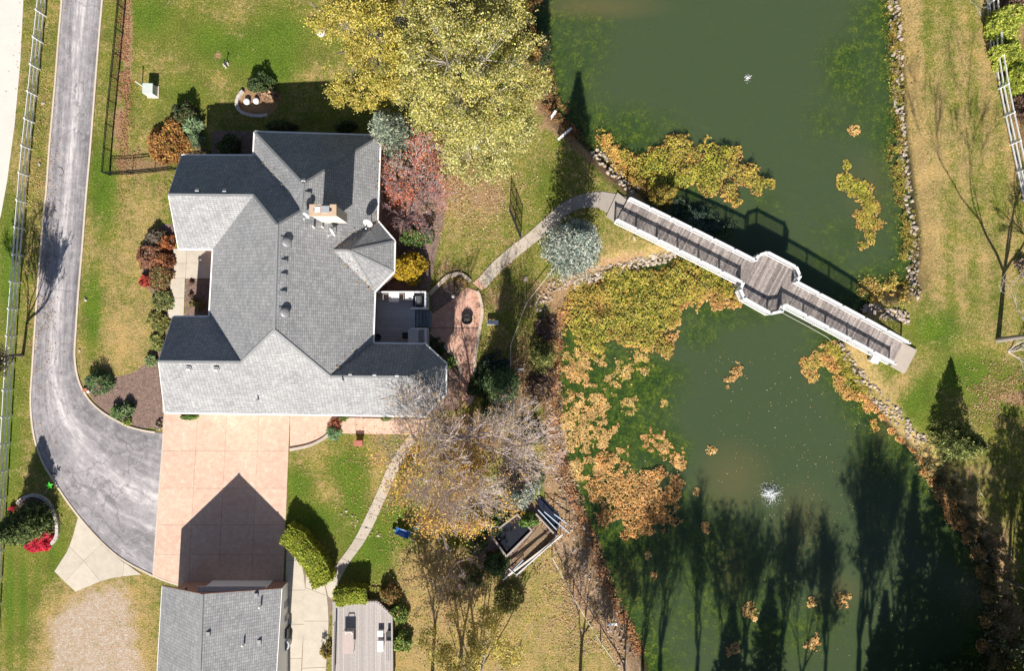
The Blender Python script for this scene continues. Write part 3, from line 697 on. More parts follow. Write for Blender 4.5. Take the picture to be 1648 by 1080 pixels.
# ridge caps
for a, b_ in [("C","D"),("D","F"),("F","G"),("NR","NG"),("L","SR"),("Hh","RE"),("A","C"),("A2","C"),("F","NR"),("G","L"),("G","Hh"),("RE","E1"),("RE","E2"),("RE","E3"),("RE","E4"),("T","U"),("U","B1"),("U","B2"),("U","B3"),("U","K")]:
    if (a, b_) in (("G","L"),("F","NR")): pass
    MB().beam(PP[a] + Vector((0, 0, .0)), PP[b_] + Vector((0, 0, .0)), .18, .03).build("ridge_cap", simple("ridge_shingle", (.23, .235, .24), .9, .25, 6), house)
# windows on the sides the camera can look down
def window(c, w, h, rz, parent):
    f = MB(); M = Matrix.Translation(c) @ Matrix.Rotation(rz, 4, 'Z')
    for (x, z, dx, dz) in [(0, h / 2, w, .08), (0, -h / 2, w + .1, .1), (-w / 2, 0, .08, h), (w / 2, 0, .08, h), (0, 0, .04, h)]:
        q = M @ Vector((x, 0, z)); f.box(q, (dx, .14, dz), rz)
    fo = f.build("window", WHITE, parent)
    MB().box(M @ Vector((0, -.02, 0)), (w - .06, .04, h - .06), rz).build("pane", GLASS, fo)
for (x, y, z, w) in [(610,250,2.2,1.6),(609,300,2.2,1.6),(598,500,2.4,2.6),(598,530,2.3,1.0)]:
    q = W(x, y, EZ); window(Vector((q.x - .4, q.y, z)), w, 1.5, -pi / 2, house)
for x in (300, 340, 375): q = W(x, 250, EZ); window(Vector((q.x, q.y - .4, 2.2)), 1.4, 1.5, pi, house)
for x in (440, 500, 560): q = W(x, 214, EZ); window(Vector((q.x, q.y - .4, 2.2)), 1.6, 1.5, pi, house)
# garage doors on the south front
for x in (330, 420):
    q = W(x, 665, EZ); d = MB(); d.mi = 0
    for k in range(4): d.box((q.x, q.y + .38, .32 + k * .56), (4.2, .06, .53))
    d.build("garage_door", WHITE, house)
# front door
q = W(341, 425, EZ); MB().box((q.x + .42, q.y, 1.1), (.08, 1.0, 2.1)).build("door", simple("dark_door", (.10, .04, .025)), house)

def roof_z(px, py):
    """height of the roof under a photo position: march down the ray"""
    best = None
    for f in F:
        pts = [PP[k] for k in f]
        n = Vector()
        for i in range(len(pts)): n += pts[i].cross(pts[(i + 1) % len(pts)])
        n.normalize(); o = Vector((0, 0, CAMH)); d = (W(px, py, 0) - o)
        t = (pts[0] - o).dot(n) / d.dot(n); q = o + d * t
        inside = sdist(np.array([[q.x, q.y]]), [(a.x, a.y) for a in pts])[0] < .02
        if inside and (best is None or q.z > best[0].z): best = (q, n if n.z > 0 else -n)
    return best
# box vents, pipes
def box_vent(px, py, w, parent, big=False):
    r_ = roof_z(px, py)
    if not r_: return
    q, n = r_; u = Vector((0, 0, 1)).cross(n).normalized(); v = n.cross(u); M = Matrix((u, v, n)).transposed()
    mb = MB(); mb.lathe(q, [(w * .95, -.02), (w * .95, .02)], 4, M @ Matrix.Rotation(pi / 4, 3, 'Z'))
    if big: mb.lathe(q, [(w * .5, .0), (w * .5, .16), (w * .6, .17), (w * .58, .24), (w * .4, .3), (.05, .33)], 16, M)
    else:
        h = .16
        vs = [q + M @ Vector(t) for t in ((-w * .5, -w * .55, 0), (w * .5, -w * .55, 0), (w * .5, w * .5, 0), (-w * .5, w * .5, 0), (-w * .5, -w * .55, h), (w * .5, -w * .55, h), (w * .5, w * .3, h * .8), (-w * .5, w * .3, h * .8))]
        mb.add(vs, [(0, 1, 5, 4), (1, 2, 6, 5), (2, 3, 7, 6), (3, 0, 4, 7), (4, 5, 6, 7)])
    mb.build("roof_vent", METAL, parent)
for p_ in [(460,390,.62,True),(457,503,.62,True),(457,422,.34,False),(456,444,.34,False),(455,472,.34,False),(318,307,.3,False),(362,308,.3,False),(489,291,.3,False),(449,357,.3,False),(304,593,.3,False),(348,594,.3,False),
           (564,603,.28,False),(603,604,.28,False),(639,605,.28,False),(441,535,.32,False),(495,313,.36,False)]:
    box_vent(p_[0], p_[1], p_[2], house, p_[3])
for px, py in [(416,643),(552,613),(506,366),(520,366)]:
    q, n = roof_z(px, py); MB().tube([q - Vector((0, 0, .1)), q + Vector((0, 0, .45))], .06, 8).build("vent_pipe", WHITE if px != 416 else METAL, house)
# chimney, its own stack of brick with a cap and flues
CREAM = simple("cream_limestone", (.62, .56, .48), .8, .12, 3)
r_ = roof_z(530, 356)[0]
ctop = 10.5
cw = [W(499, 330, ctop), W(540, 329, ctop), W(540, 346, ctop), W(500, 346, ctop)]
x0, x1 = cw[0].x, cw[1].x; y1, y0 = cw[0].y, cw[2].y
MB().prism([(x0, y0), (x1, y0), (x1, y1), (x0, y1)], 6.9, ctop - .25).build("chimney", CREAM, house)
chim = house.children[-1]; ORG[chim.name] = ORG[house.name].copy()
cp = MB()
for (a, b2, c2, d2) in [(x0 - .06, x1 + .06, y0 - .06, y0 + .3), (x0 - .06, x1 + .06, y1 - .14, y1 + .06), (x0 - .06, x0 + .28, y0 + .3, y1 - .14), (x1 - .28, x1 + .06, y0 + .3, y1 - .14)]:
    cp.prism([(a, c2), (b2, c2), (b2, d2), (a, d2)], ctop - .25, ctop)
cp.build("chimney_cap", simple("tan_stone", (.50, .36, .25), .85, .2, 5), chim)
MB().box((x0 + .55, (y0 + y1) / 2 + .05, ctop - .1), (.42, .42, .3)).build("flue", STEEL, chim)
MB().box((x1 - .75, (y0 + y1) / 2 + .05, ctop - .06), (.62, .5, .36)).build("flue", simple("zinc", (.33, .35, .37), .4, .15, 5), chim)
MB().box(((x0 + x1) / 2 - .12, (y0 + y1) / 2 + .05, ctop - .12), (.3, .42, .3)).build("flue_brick", simple("orange_clay", (.45, .22, .13)), chim)

# satellite dishes: stand on the roof, could be lifted off
def dish(label, px, py, r, face, foot_drop=1.0):
    z = None; q, n = roof_z(px, py)
    base = q + Vector((0, 0, -.02)); t = thing("satellite_dish", label, "satellite dish", base, "satellite dishes on the house roof")
    head = base + Vector((0, 0, foot_drop)); M = Vector(face).normalized().to_track_quat('Z', 'Y').to_matrix()
    prof = [(r * k / 6, .18 * r * (k / 6) ** 2) for k in range(7)]
    mb = MB(); vs = []
    nn = 20
    for r1, z1 in prof:
        for k in range(nn):
            a = 2 * pi * k / nn; vs.append(head + M @ Vector((max(r1, .005) * cos(a), max(r1, .005) * sin(a) * .92, z1)))
    b0 = len(vs); vs += [v - (M @ Vector((0, 0, .02))) for v in vs]
    fs = [(i * nn + k, i * nn + (k + 1) % nn, (i + 1) * nn + (k + 1) % nn, (i + 1) * nn + k) for i in range(6) for k in range(nn)]
    fs += [tuple(b0 + j for j in reversed(f)) for f in fs]
    mb.add(vs, fs).build("reflector", simple("dish_white", (.55, .54, .52), .5), t, smooth=True)
    MB().tube([base, base + Vector((0, 0, foot_drop * .8)), head - (M @ Vector((0, 0, .03)))], .03, 6).build("mast", METAL, t)
    MB().tube([head + M @ Vector((0, -r * .9, 0.1)), head + M @ Vector((0, -r * .75, r * 1.0))], .025, 5).build("feed_arm", STEEL, t)
    MB().box(head + M @ Vector((0, -r * .72, r * 1.05)), (.12, .1, .14)).build("feed_horn", STEEL, t)
dish("wide white dish at the east eave of the roof above the bay", 597, 362, .40, (-.25, -.7, .65), 1.1)
dish("tilted white dish just south-east of the chimney with a long feed arm", 541, 376, .40, (-.75, -.55, .4), .9)
dish("small white dish mounted at the west side of the chimney", 499, 349, .30, (-.5, -.75, .5), .9)

# ------------------------------------------------------------------ rear deck
deck = thing("deck", "raised grey deck with white railing behind the house next to the patio", "deck", W(650, 512))
DKW = simple("grey_composite_board", (.50, .50, .51), .7, .14, 2.5, .09, .15)
RAILW = simple("white_vinyl", (.70, .70, .70), .45, .03, 3, 0, .02)
DZ = 1.0
c0, c1 = W(604, 472, DZ), W(690, 555, DZ); xs0, xs1, yb, yt = c0.x - .5, c1.x, c1.y, c0.y
nb = 34; bw = (yt - yb) / nb
sx_ = W(668, 500, DZ).x; sy0, sy1 = W(0, 527, DZ).y, W(0, 499, DZ).y
for i in range(nb):
    y = yb + (i + .5) * bw; xe = sx_ if sy0 < y < sy1 else xs1
    piece("board", deck, (xs0, y, DZ - .02), (xe, y, DZ - .02), bw - .008, .04, DKW)
fr_ = MB()
for y in (yb, yt): fr_.box(((xs0 + xs1) / 2, y, DZ - .16), (xs1 - xs0, .05, .24))
fr_.box((xs1, (yt + sy1) / 2, DZ - .16), (.05, yt - sy1, .24)); fr_.box((xs1, (yb + sy0) / 2, DZ - .16), (.05, sy0 - yb, .24))
for x in (xs0 + .6, (xs0 + xs1) / 2, xs1 - .1):
    for y in (yb + .1, (yb + yt) / 2, yt - .1): fr_.box((x, y, DZ / 2 - .15), (.14, .14, DZ - .1))
fr_.build("deck_frame", simple("treated_timber", (.28, .22, .16)), deck)
for k in range(5):
    x = sx_ + .05 + k * .265; piece("step", deck, (x + .13, sy0 + .05, DZ - .18 * (k + 1)), (x + .13, sy1 - .05, DZ - .18 * (k + 1)), .255, .045, simple("blue_grey_tread", (.22, .25, .27), .75, .2, 3, .12))
def railing(pts, parent, h=1.0, base=0, step=1.6, bal=.13, cap=.14):
    bl = MB()
    for a, b_ in zip(pts, pts[1:]):
        a = Vector(a); b_ = Vector(b_); L = (b_ - a).length
        piece("rail", parent, a + Vector((0, 0, h)), b_ + Vector((0, 0, h)), cap, .06, RAILW)
        piece("rail", parent, a + Vector((0, 0, .1)), b_ + Vector((0, 0, .1)), .06, .06, RAILW)
        n = max(1, round(L / bal))
        for k in range(1, n): q = a.lerp(b_, k / n); bl.box((q.x, q.y, q.z + h / 2 + .05), (.03, .03, h - .12))
        k = max(1, round(L / step))
        for j in range(k + 1):
            if j == k and b_ is not pts[-1] and (Vector(pts[-1]) - b_).length > .01: continue
            q = a.lerp(b_, j / k); piece("post", parent, (q.x, q.y, q.z), (q.x, q.y, q.z + h + .1), .13, .13, RAILW)
    bl.build("balusters", RAILW, parent, kind='stuff')
dz_ = DZ
yN = W(0, 470, 2.0).y; xE = W(684.5, 0, 2.0).x
railing([(xs0 + .9, yN, dz_), (xE, yN, dz_), (xE, sy1 + .12, dz_), (W(662, 0, 2).x, sy1 + .12, dz_)], deck)
railing([(W(662, 0, 2).x, sy0 - .12, dz_), (xE, sy0 - .12, dz_), (xE, yb + .1, dz_)], deck)
# deck furniture
TAUPE = simple("taupe_wicker", (.33, .26, .23), .8, .25, 12); TABLEW = simple("white_table_top", (.78, .76, .74), .5, .04, 2)
def table(name, label, px, py, w, d, h, z, mtop, rz=0, group=None, cover=False):
    c_ = W(px, py, z + h); t = thing(name, label, "table", (c_.x, c_.y, z), group)
    M = Matrix.Rotation(rz, 3, 'Z')
    if cover: MB().box((c_.x, c_.y, z + h / 2), (w, d, h), rz).build("cover", mtop, t)
    else:
        MB().box((c_.x, c_.y, z + h - .02), (w, d, .04), rz).build("table_top", mtop, t)
        for a in (-1, 1):
            for b_ in (-1, 1):
                o = M @ Vector((a * (w / 2 - .07), b_ * (d / 2 - .07), 0)); MB().box((c_.x + o.x, c_.y + o.y, z + h / 2 - .02), (.05, .05, h - .04), rz).build("leg", STEEL, t)
    return t
def chair(label, px, py, z, rz, m, group=None, s=.5):
    c_ = W(px, py, z + .5); t = thing("patio_chair", label, "chair", (c_.x, c_.y, z), group); M = Matrix.Rotation(rz, 3, 'Z'); C_ = Vector((c_.x, c_.y, z))
    MB().box(C_ + Vector((0, 0, .42)), (s, s, .07), rz).build("seat", m, t)
    MB().box(C_ + M @ Vector((0, -s / 2, .66)), (s, .06, .5), rz, rx=-.15).build("backrest", m, t)
    for a in (-1, 1):
        MB().box(C_ + M @ Vector((a * s / 2, 0, .6)), (.05, s, .04), rz).build("armrest", m, t)
        for b_ in (-1, 1): MB().box(C_ + M @ Vector((a * (s / 2 - .03), b_ * (s / 2 - .04), .2)), (.04, .04, .4), rz).build("leg", m, t)
    return t
table("dining_table", "white square table between two taupe chairs at the deck railing", 634, 478, .9, .85, .75, DZ, TABLEW)
chair("taupe chair on the west side of the white deck table", 622, 478, DZ, -pi / 2, TAUPE)
chair("taupe chair on the east side of the white deck table, beside the white box", 647, 478, DZ, pi / 2, TAUPE)
table("side_cabinet", "white square cabinet between the chair and the black grill on the deck", 659, 477, .75, .65, .8, DZ, TABLEW, cover=True)
c_ = W(674, 484, 2.0); gq = thing("barbecue_grill", "black barbecue grill in the north-east corner of the deck", "grill", (c_.x, c_.y, DZ))
MB().box((c_.x, c_.y, DZ + .4), (.55, .95, .7)).build("cart", DKMETAL, gq)
MB().tube([(c_.x, c_.y - .4, DZ + .85), (c_.x, c_.y + .4, DZ + .85)], .27, 12).build("lid", simple("grill_lid", (.10, .105, .11), .35), gq, smooth=False)
MB().box((c_.x - .42, c_.y, DZ + .78), (.24, .9, .05)).build("shelf", DKMETAL, gq); MB().box((c_.x, c_.y - .62, DZ + .78), (.5, .24, .05)).build("shelf", DKMETAL, gq)
MB().tube([(c_.x - .28, c_.y - .35, DZ + .95), (c_.x - .28, c_.y + .35, DZ + .95)], .02, 6).build("handle", STEEL, gq)
table("covered_table", "grey slatted table in the shaded south-east corner of the deck", 665, 541, .9, 1.15, .7, DZ, simple("faded_cover", (.66, .66, .66), .85, .1, 6))
chair("dark mesh chair beside the grey table on the deck", 653, 540, DZ, -pi / 2, simple("charcoal_mesh", (.04, .045, .05)))
q = W(608, 543, DZ + .3); MB().lathe((q.x, q.y, DZ), [(.22, 0), (.3, .35), (.32, .4), (.26, .4), (.24, .3)], 14).build("planter", simple("dark_glaze", (.05, .06, .065))); tag(bpy.data.objects["planter"], "dark round planter in the south-west corner of the deck", "planter")

# ------------------------------------------------------------------ garage (south)
gar = thing("garage", "detached gabled garage with grey shingles at the south end of the salmon court", "garage", W(360, 1010))
GE = 3.1
VG = dict(a=(261,944,GE), b=(453,948,GE), c=(325,957,6.35), a2=(249,1150,GE), b2=(440,1152,GE), c2=(318,1168,6.35))
roof_faces("roof", VG, [["a", "c", "c2", "a2"], ["b", "c", "c2", "b2"]], ROOF, gar)
PG = {k: W(*v) for k, v in VG.items()}; yw = PG['a'].y - .7
for a, b_ in [("a", "a2"), ("b", "b2")]: piece("gutter", gar, PG[a] + Vector((0, 0, -.1)), PG[b_] + Vector((0, 0, -.1)), .12, .15, WHITE)
for a, b_ in [("a", "c"), ("c", "b")]: piece("rake_board", gar, PG[a] + Vector((0, 0, -.1)), PG[b_] + Vector((0, 0, -.1)), .05, .16, simple("brown_rake", (.25, .12, .08)))
MB().beam(PG['c'], PG['c2'], .24, .05).build("ridge_cap", simple("ridge_shingle", (.23, .235, .24)), gar)
gl, gr_, gc = PG['a'].x + .45, PG['b'].x - .45, PG['c'].x
MB().add([(gl, yw, 0), (gr_, yw, 0), (gr_, yw, GE + .1), (gc, yw, 6.2), (gl, yw, GE + .1)], [(0, 1, 2, 3, 4)]).build("wall", BRICK, gar)
MB().add([(gl, yw, 0), (gl, yw - 12, 0), (gl, yw - 12, GE), (gl, yw, GE)], [(0, 1, 2, 3)]).build("wall", WHITE, gar)
MB().add([(gr_, yw, 0), (gr_, yw - 12, 0), (gr_, yw - 12, GE), (gr_, yw, GE)], [(0, 1, 2, 3)]).build("wall", WHITE, gar)
MB().add([(gl, yw - 12, 0), (gr_, yw - 12, 0), (gr_, yw - 12, GE), (gc, yw - 12, 6.2), (gl, yw - 12, GE)], [(0, 1, 2, 3, 4)]).build("wall", WHITE, gar)
gd = MB()
for k in range(4): gd.box(((gl + gr_) / 2 + .6, yw + .05, .33 + k * .56), (5.4, .08, .53))
gd.build("garage_door", WHITE, gar)
MB().box(((gl + gr_) / 2 + .6, yw + .25, 2.5), (5.8, .45, .12)).build("door_hood", STEEL, gar)
for sx2 in (gl + 1.2, gr_ - .5): MB().lathe((sx2, yw + .18, 2.2), [(.06, 0), (.1, .05), (.1, .2), (.05, .28)], 10).build("wall_lamp", DKMETAL, gar)
for px, py, h in [(336,1020,.25),(394,1036,.6),(418,1033,.3),(413,958,.25),(421,975,.6)]:
    o = Vector((0, 0, CAMH)); d = W(px, py) - o; a = PG['b']; n = (PG['c'] - a).cross(PG['b2'] - a).normalized(); t = (a - o).dot(n) / d.dot(n); q = o + d * t
    if h < .4: MB().box(q + Vector((0, 0, .1)), (.3, .34, .2)).build("roof_vent", METAL, gar)
    else: MB().tube([q, q + Vector((0, 0, h))], .07, 8).build("vent_pipe", WHITE, gar)
# ------------------------------------------------------------------ the footbridge
P0, P1 = W(1001, 339, .5), W(1446, 570, .5); P0.z = P1.z = 0
BL = (P1 - P0).length; bd = (P1 - P0).normalized(); bn = Vector((-bd.y, bd.x, 0))      # bn points north
def bz(s): t = s / BL; return .30 + .85 * (1 - (2 * t - 1) ** 2)
def bp(s, t, dz=0): q = P0 + bd * s + bn * t; q.z = bz(s) + dz; return q
bridge = thing("footbridge", "long grey timber footbridge with white railings and a wider lookout at mid-span", "bridge", P0)
PLK = simple("weathered_plank", (.20, .17, .16), .85, .45, 5, .38, .6, col2=(.30, .26, .24))
PLF = bpy.data.materials["weathered_plank"]
HW = 1.02; npl = int(BL / .145)
Nout = [(12.1, 1.1), (12.12, 1.6), (12.7, 2.2), (15.5, 2.2), (16.15, 1.65), (16.1, 1.1)]
Sout = [(12.05, 1.1), (12.1, 1.75), (12.75, 2.25), (15.4, 2.35), (16.15, 1.75), (16.1, 1.1)]
for i in range(npl):
    s = (i + .5) * BL / npl
    n_ = HW + .1; s_ = HW + .1
    if 12.1 < s < 16.12: n_ = np.interp(s, [p[0] for p in Nout[1:-1]], [p[1] for p in Nout[1:-1]]) + .05; s_ = np.interp(s, [p[0] for p in Sout[1:-1]], [p[1] for p in Sout[1:-1]]) + .05
    piece("plank", bridge, bp(s, -s_, R.uniform(-.004, .004)), bp(s, n_, R.uniform(-.004, .004)), BL / npl - .012, .045, PLK)
fr_ = MB()
for t in (-.9, 0, .9):
    for k in range(14): fr_.beam(bp(BL * k / 14, t, -.17), bp(BL * (k + 1) / 14, t, -.17), .1, .26)
for t in (-1.9, 1.9): fr_.beam(bp(12.4, t, -.17), bp(15.9, t, -.17), .1, .26)
for s in (12.3, 14.1, 15.9): fr_.beam(bp(s, -2.1, -.2), bp(s, 2.1, -.2), .1, .2)
fr_.build("bridge_frame", simple("bridge_timber", (.16, .13, .11)), bridge)
for s in (3.2, 7.6, 12.3, 15.9, 20.2, 24.3):
    for t in (-.9, .9):
        q = bp(s, t, -.3); MB().tube([(q.x, q.y, -3), q], .13, 8).build("pile", simple("bridge_timber", (.16, .13, .11)), bridge)
def bridge_rail(path, sgn):
    pts = [(s, t * sgn) for s, t in path]; bal = MB()
    acc = []
    for (s0, t0), (s1, t1) in zip(pts, pts[1:]):
        a, b_ = bp(s0, t0), bp(s1, t1); L = (b_ - a).length; k = max(1, round(L / 2.1))
        for j in range(k):
            u0, u1 = j / k, (j + 1) / k; A_ = bp(s0 + (s1 - s0) * u0, t0 + (t1 - t0) * u0); B_ = bp(s0 + (s1 - s0) * u1, t0 + (t1 - t0) * u1)
            piece("top_rail", bridge, A_ + Vector((0, 0, 1.08)), B_ + Vector((0, 0, 1.08)), .24, .05, RAILW)
            piece("mid_rail", bridge, A_ + Vector((0, 0, .98)), B_ + Vector((0, 0, .98)), .06, .09, RAILW)
            piece("bottom_rail", bridge, A_ + Vector((0, 0, .12)), B_ + Vector((0, 0, .12)), .07, .09, RAILW)
            if L > .8: piece("fascia", bridge, A_ + bn * sgn * .12 + Vector((0, 0, -.10)), B_ + bn * sgn * .12 + Vector((0, 0, -.10)), .05, .28, RAILW)
            m_ = max(1, round((B_ - A_).length / .125))
            for q in range(1, m_): w_ = A_.lerp(B_, q / m_); bal.box((w_.x, w_.y, w_.z + .55), (.035, .035, .84), atan2(bd.y, bd.x))
            acc.append(A_)
        if (s1, t1) == pts[-1]: acc.append(B_)
    for q in acc:
        piece("post", bridge, q + Vector((0, 0, -.1)), q + Vector((0, 0, 1.16)), .14, .14, RAILW)
        MB().lathe(q + Vector((0, 0, 1.16)), [(.11, 0), (.11, .03), (.02, .1)], 4, Matrix.Rotation(atan2(bd.y, bd.x) + pi / 4, 3, 'Z')).build("post_cap", RAILW, bridge)
    bal.build("balusters", RAILW, bridge, kind='stuff')
bridge_rail([(0.05, 1.1)] + Nout + [(BL - .05, 1.1)], 1)
bridge_rail([(-.1, 1.1)] + Sout + [(BL - .35, 1.1)], -1)
pad = MB().prism([tuple((P0 + bd * s + bn * t).xy) for s, t in ((BL + .02, -1.2), (BL + 1.45, -1.2), (BL + 1.45, 1.15), (BL + .02, 1.15))], -.1, .22).build("bridge_landing", simple("landing_concrete", (.42, .355, .30), .9, .1, 2, 0, .2)); tag(pad, kind='structure')
padn = MB().prism([tuple((P0 + bd * s + bn * t).xy) for s, t in ((-.02, -1.15), (-.02, 1.15), (-1.1, 1.35), (-1.0, -1.0))], -.1, .16).build("bridge_landing", simple("grey_concrete", (.33, .29, .25))); tag(padn, kind='structure')
q = W(1407, 577, .4); eb = thing("control_box", "small white box standing against the south railing near the east end of the bridge", "box", (q.x, q.y - .1, 0))
MB().box((q.x, q.y - .1, .3), (.62, .5, .6), -.48).build("housing", WHITE, eb); MB().box((q.x, q.y - .1, .62), (.7, .58, .05), -.48).build("lid", WHITE, eb)
# feed hose lying in the water
hp = [W(x, y, -.97) for x, y in [(1250,498),(1268,508),(1300,525),(1330,542),(1342,552)]]
tag(MB().tube(hp, .035, 6).build("hose", simple("pale_hose", (.35, .36, .30), .6)), "pale hose lying in the water south of the bridge", "hose")
hp = [W(x, y, -.97) for x, y in [(1088,437),(1120,452),(1150,470),(1178,487)]]
tag(MB().tube(hp, .03, 6).build("hose", simple("pale_hose", (.35, .36, .30), .6)), "thin pale hose in the water beside the green mat west of the lookout", "hose")
# fountains
def spray(label, px, py, r, h, n):
    t = thing("fountain", label, "fountain", W(px, py, WZ)); c_ = W(px, py, WZ); mb = MB()
    foam = simple("water_foam", (.85, .87, .88), .4, .05, 5, 0, 0)
    for k in range(n):
        a = R.uniform(0, 2 * pi); d = abs(R.gauss(0, .5)) * r; s = R.uniform(.012, .035)
        z = WZ + .02 + max(0, h * (1 - (d / r)) * R.random()); x, y = c_.x + d * cos(a), c_.y + d * sin(a)
        mb.add([(x - s, y - s, z), (x + s, y - s, z), (x, y + s, z), (x, y, z + s * 1.6)], [(0, 1, 3), (1, 2, 3), (2, 0, 3), (0, 2, 1)])
    mb.build("droplets", foam, t, kind='stuff')
    jt = MB()
    for k in range(24 if r > 1 else 5):
        a = R.uniform(0, 2 * pi); rr = r * R.uniform(.3, .95); P = []
        for j in range(5): u = j / 4; P.append((c_.x + rr * u * cos(a), c_.y + rr * u * sin(a), WZ + h * R.uniform(.7, 1) * 4 * u * (1 - u) + .02))
        jt.tube(P, [.014, .02, .018, .014, .006], 4)
    jt.build("jets", foam, t)
    MB().lathe((c_.x, c_.y, WZ - .1), [(.14, 0), (.18, .1), (.1, .16), (.03, .2)], 12).build("float", DKMETAL, t)
spray("white splashing fountain in the lower pond", 1240, 795, 1.15, .3, 900)
spray("small white fountain bubbling in the upper pond", 1203, 125, .4, .12, 90)

# ------------------------------------------------------------------ fences
VINYL = simple("white_fence_vinyl", (.78, .79, .80), .4, .04, 3)
def rail_fence(name, label, px_pts, h, n, m, group=None, rails=(.35, .78, 1.2), pw=.13, rh=.14, mesh_=None, post_cap=True):
    P = smooth_poly(WL(px_pts), 6, False) if len(px_pts) > 2 else WL(px_pts)
    Ls = [0]
    for a, b_ in zip(P, P[1:]): Ls.append(Ls[-1] + (b_ - a).length)
    f = thing(name, label, "fence", P[0], group); pts = []
    for k in range(n + 1):
        s = Ls[-1] * k / n; i = min(max(0, int(np.searchsorted(Ls, s)) - 1), len(P) - 2); q = P[i].lerp(P[i + 1], (s - Ls[i]) / max(1e-6, Ls[i + 1] - Ls[i])); q = q.copy(); q.z = float(ground_z(np.array([[q.x, q.y]]))[0]) if q.x > 0 else 0; pts.append(q)
    for q in pts: piece("post", f, q - Vector((0, 0, .1)), q + Vector((0, 0, h)), pw, pw, m)
    for a, b_ in zip(pts, pts[1:]):
        for r1 in rails: piece("rail", f, a + Vector((0, 0, r1)), b_ + Vector((0, 0, r1)), .045, rh, m)
    if mesh_:
        mb = MB()
        for a, b_ in zip(pts, pts[1:]):
            k = max(1, round((b_ - a).length / mesh_))
            for j in range(1, k): q = a.lerp(b_, j / k); mb.box((q.x, q.y, q.z + h / 2), (.02, .02, h - .12))
        mb.build("pickets", m, f, kind='stuff')
    return f
rail_fence("rail_fence", "white three-rail fence running down the left side between the road and the drive", [(83,-60),(74,25),(66,100),(60,160),(50,250),(43,330),(36,420),(30,500),(24,590),(19,680),(13,780),(8,860),(2,960),(-6,1100)], 1.35, 27, VINYL)
rail_fence("rail_fence", "white rail fence along the right edge beyond the dry lawn, partly under green shrubs", [(1586,-40),(1592,30),(1601,110),(1614,180),(1627,240),(1640,300),(1660,390),(1690,500)], 1.35, 12, VINYL, rails=(.25, .7, 1.25))
_sl = rail_fence("edging_rail", "low white rail at the foot of the right-hand fence", [(1587,-40),(1592,62),(1608,140),(1626,220),(1648,312),(1680,440)], .16, 9, VINYL, rails=(.1,), pw=.06, rh=.10)
IRON = simple("black_iron", (.012, .012, .014), .5, .2, 4, 0, 0)
rail_fence("iron_fence", "black picket fence along the brown strip east of the drive", [(206,-60),(203,0),(197,70),(190,140),(183,210),(177,281)], 1.35, 9, IRON, rails=(.15, 1.12, 1.3), pw=.07, rh=.05, mesh_=.11)
rail_fence("iron_fence", "black picket fence running east from the drive towards the orange shrub", [(178,282),(215,280),(250,277),(285,273)], 1.35, 3, IRON, rails=(.15, 1.12, 1.3), pw=.07, rh=.05, mesh_=.11)
rail_fence("iron_fence", "short black fence between the pale green shrub and the north-west wing", [(312,250),(341,246)], 1.2, 2, IRON, rails=(.15, 1.0, 1.15), pw=.06, rh=.05, mesh_=.11)
rail_fence("iron_fence", "dark mesh fence panel on the leaf-strewn lawn north of the pond path", [(820,340),(838,385)], 2.4, 2, IRON, rails=(.1, .8, 1.6, 2.3), pw=.06, rh=.05, mesh_=.10)
# rope fences by the pond
ROPE = simple("pale_rope", (.62, .56, .46), .9, .2, 10)
def rope_fence(label, pts, h=1.0):
    P = WL(pts); f = thing("rope_fence", label, "fence", P[0]); mb = MB()
    for q in P:
        q.z = float(ground_z(np.array([[q.x, q.y]]))[0]); piece("post", f, q - Vector((0, 0, .2)), q + Vector((0, 0, h)), .09, .09, simple("grey_post", (.34, .30, .26)))
    for a, b_ in zip(P, P[1:]):
        pth = []
        for j in range(9): t = j / 8; q = a.lerp(b_, t); q.z += h * .92 - .25 * 4 * t * (1 - t) * .6; pth.append(q)
        MB().tube(pth, .035, 5).build("rope", ROPE, f)
rope_fence("rope and post fence from the garden frame down along the pond bank", [(888,893),(922,958),(966,1030),(1005,1085)])
rope_fence("rope and post fence from the big blue spruce towards the dark conifer", [(893,430),(847,488),(822,555),(822,592)])

# ------------------------------------------------------------------ rocks
def rock_meshes(n, m, flat=.6, seed=5):
    rr = random.Random(seed); out = []
    for k in range(n):
        bm = bmesh.new()
        for i in range(12):
            v = Vector((rr.gauss(0, 1), rr.gauss(0, 1), rr.gauss(0, 1))).normalized(); bm.verts.new((v.x * .5 * rr.uniform(.8, 1.1), v.y * .5 * rr.uniform(.6, 1), v.z * .5 * flat))
        bmesh.ops.convex_hull(bm, input=bm.verts)
        me = bpy.data.meshes.new("rock_shape"); bm.to_mesh(me); bm.free(); me.materials.append(m); out.append(me)
    return out
LIME = simple("pale_limestone", (.38, .315, .25), .9, .22, 3, .16, .4)
RMS = rock_meshes(9, LIME); RMG = rock_meshes(6, simple("bank_stone", (.40, .32, .26), .9, .25, 3, .2, .4), .5, 9)
BRM = rock_meshes(5, simple("edging_stone", (.52, .46, .42), .85, .15, 3, .08, .3), .7, 12)
def rock(parent, p, s, meshes, sx=1.0, name="rock", rz=None):
    o = bpy.data.objects.new(name, R.choice(meshes)); COL.objects.link(o); o.parent = parent; o.location = Vector(p) - ORG[parent.name]
    o.rotation_euler = (R.uniform(-.25, .25), R.uniform(-.25, .25), R.uniform(0, 6.28) if rz is None else rz); o.scale = (s * sx, s, s); return o
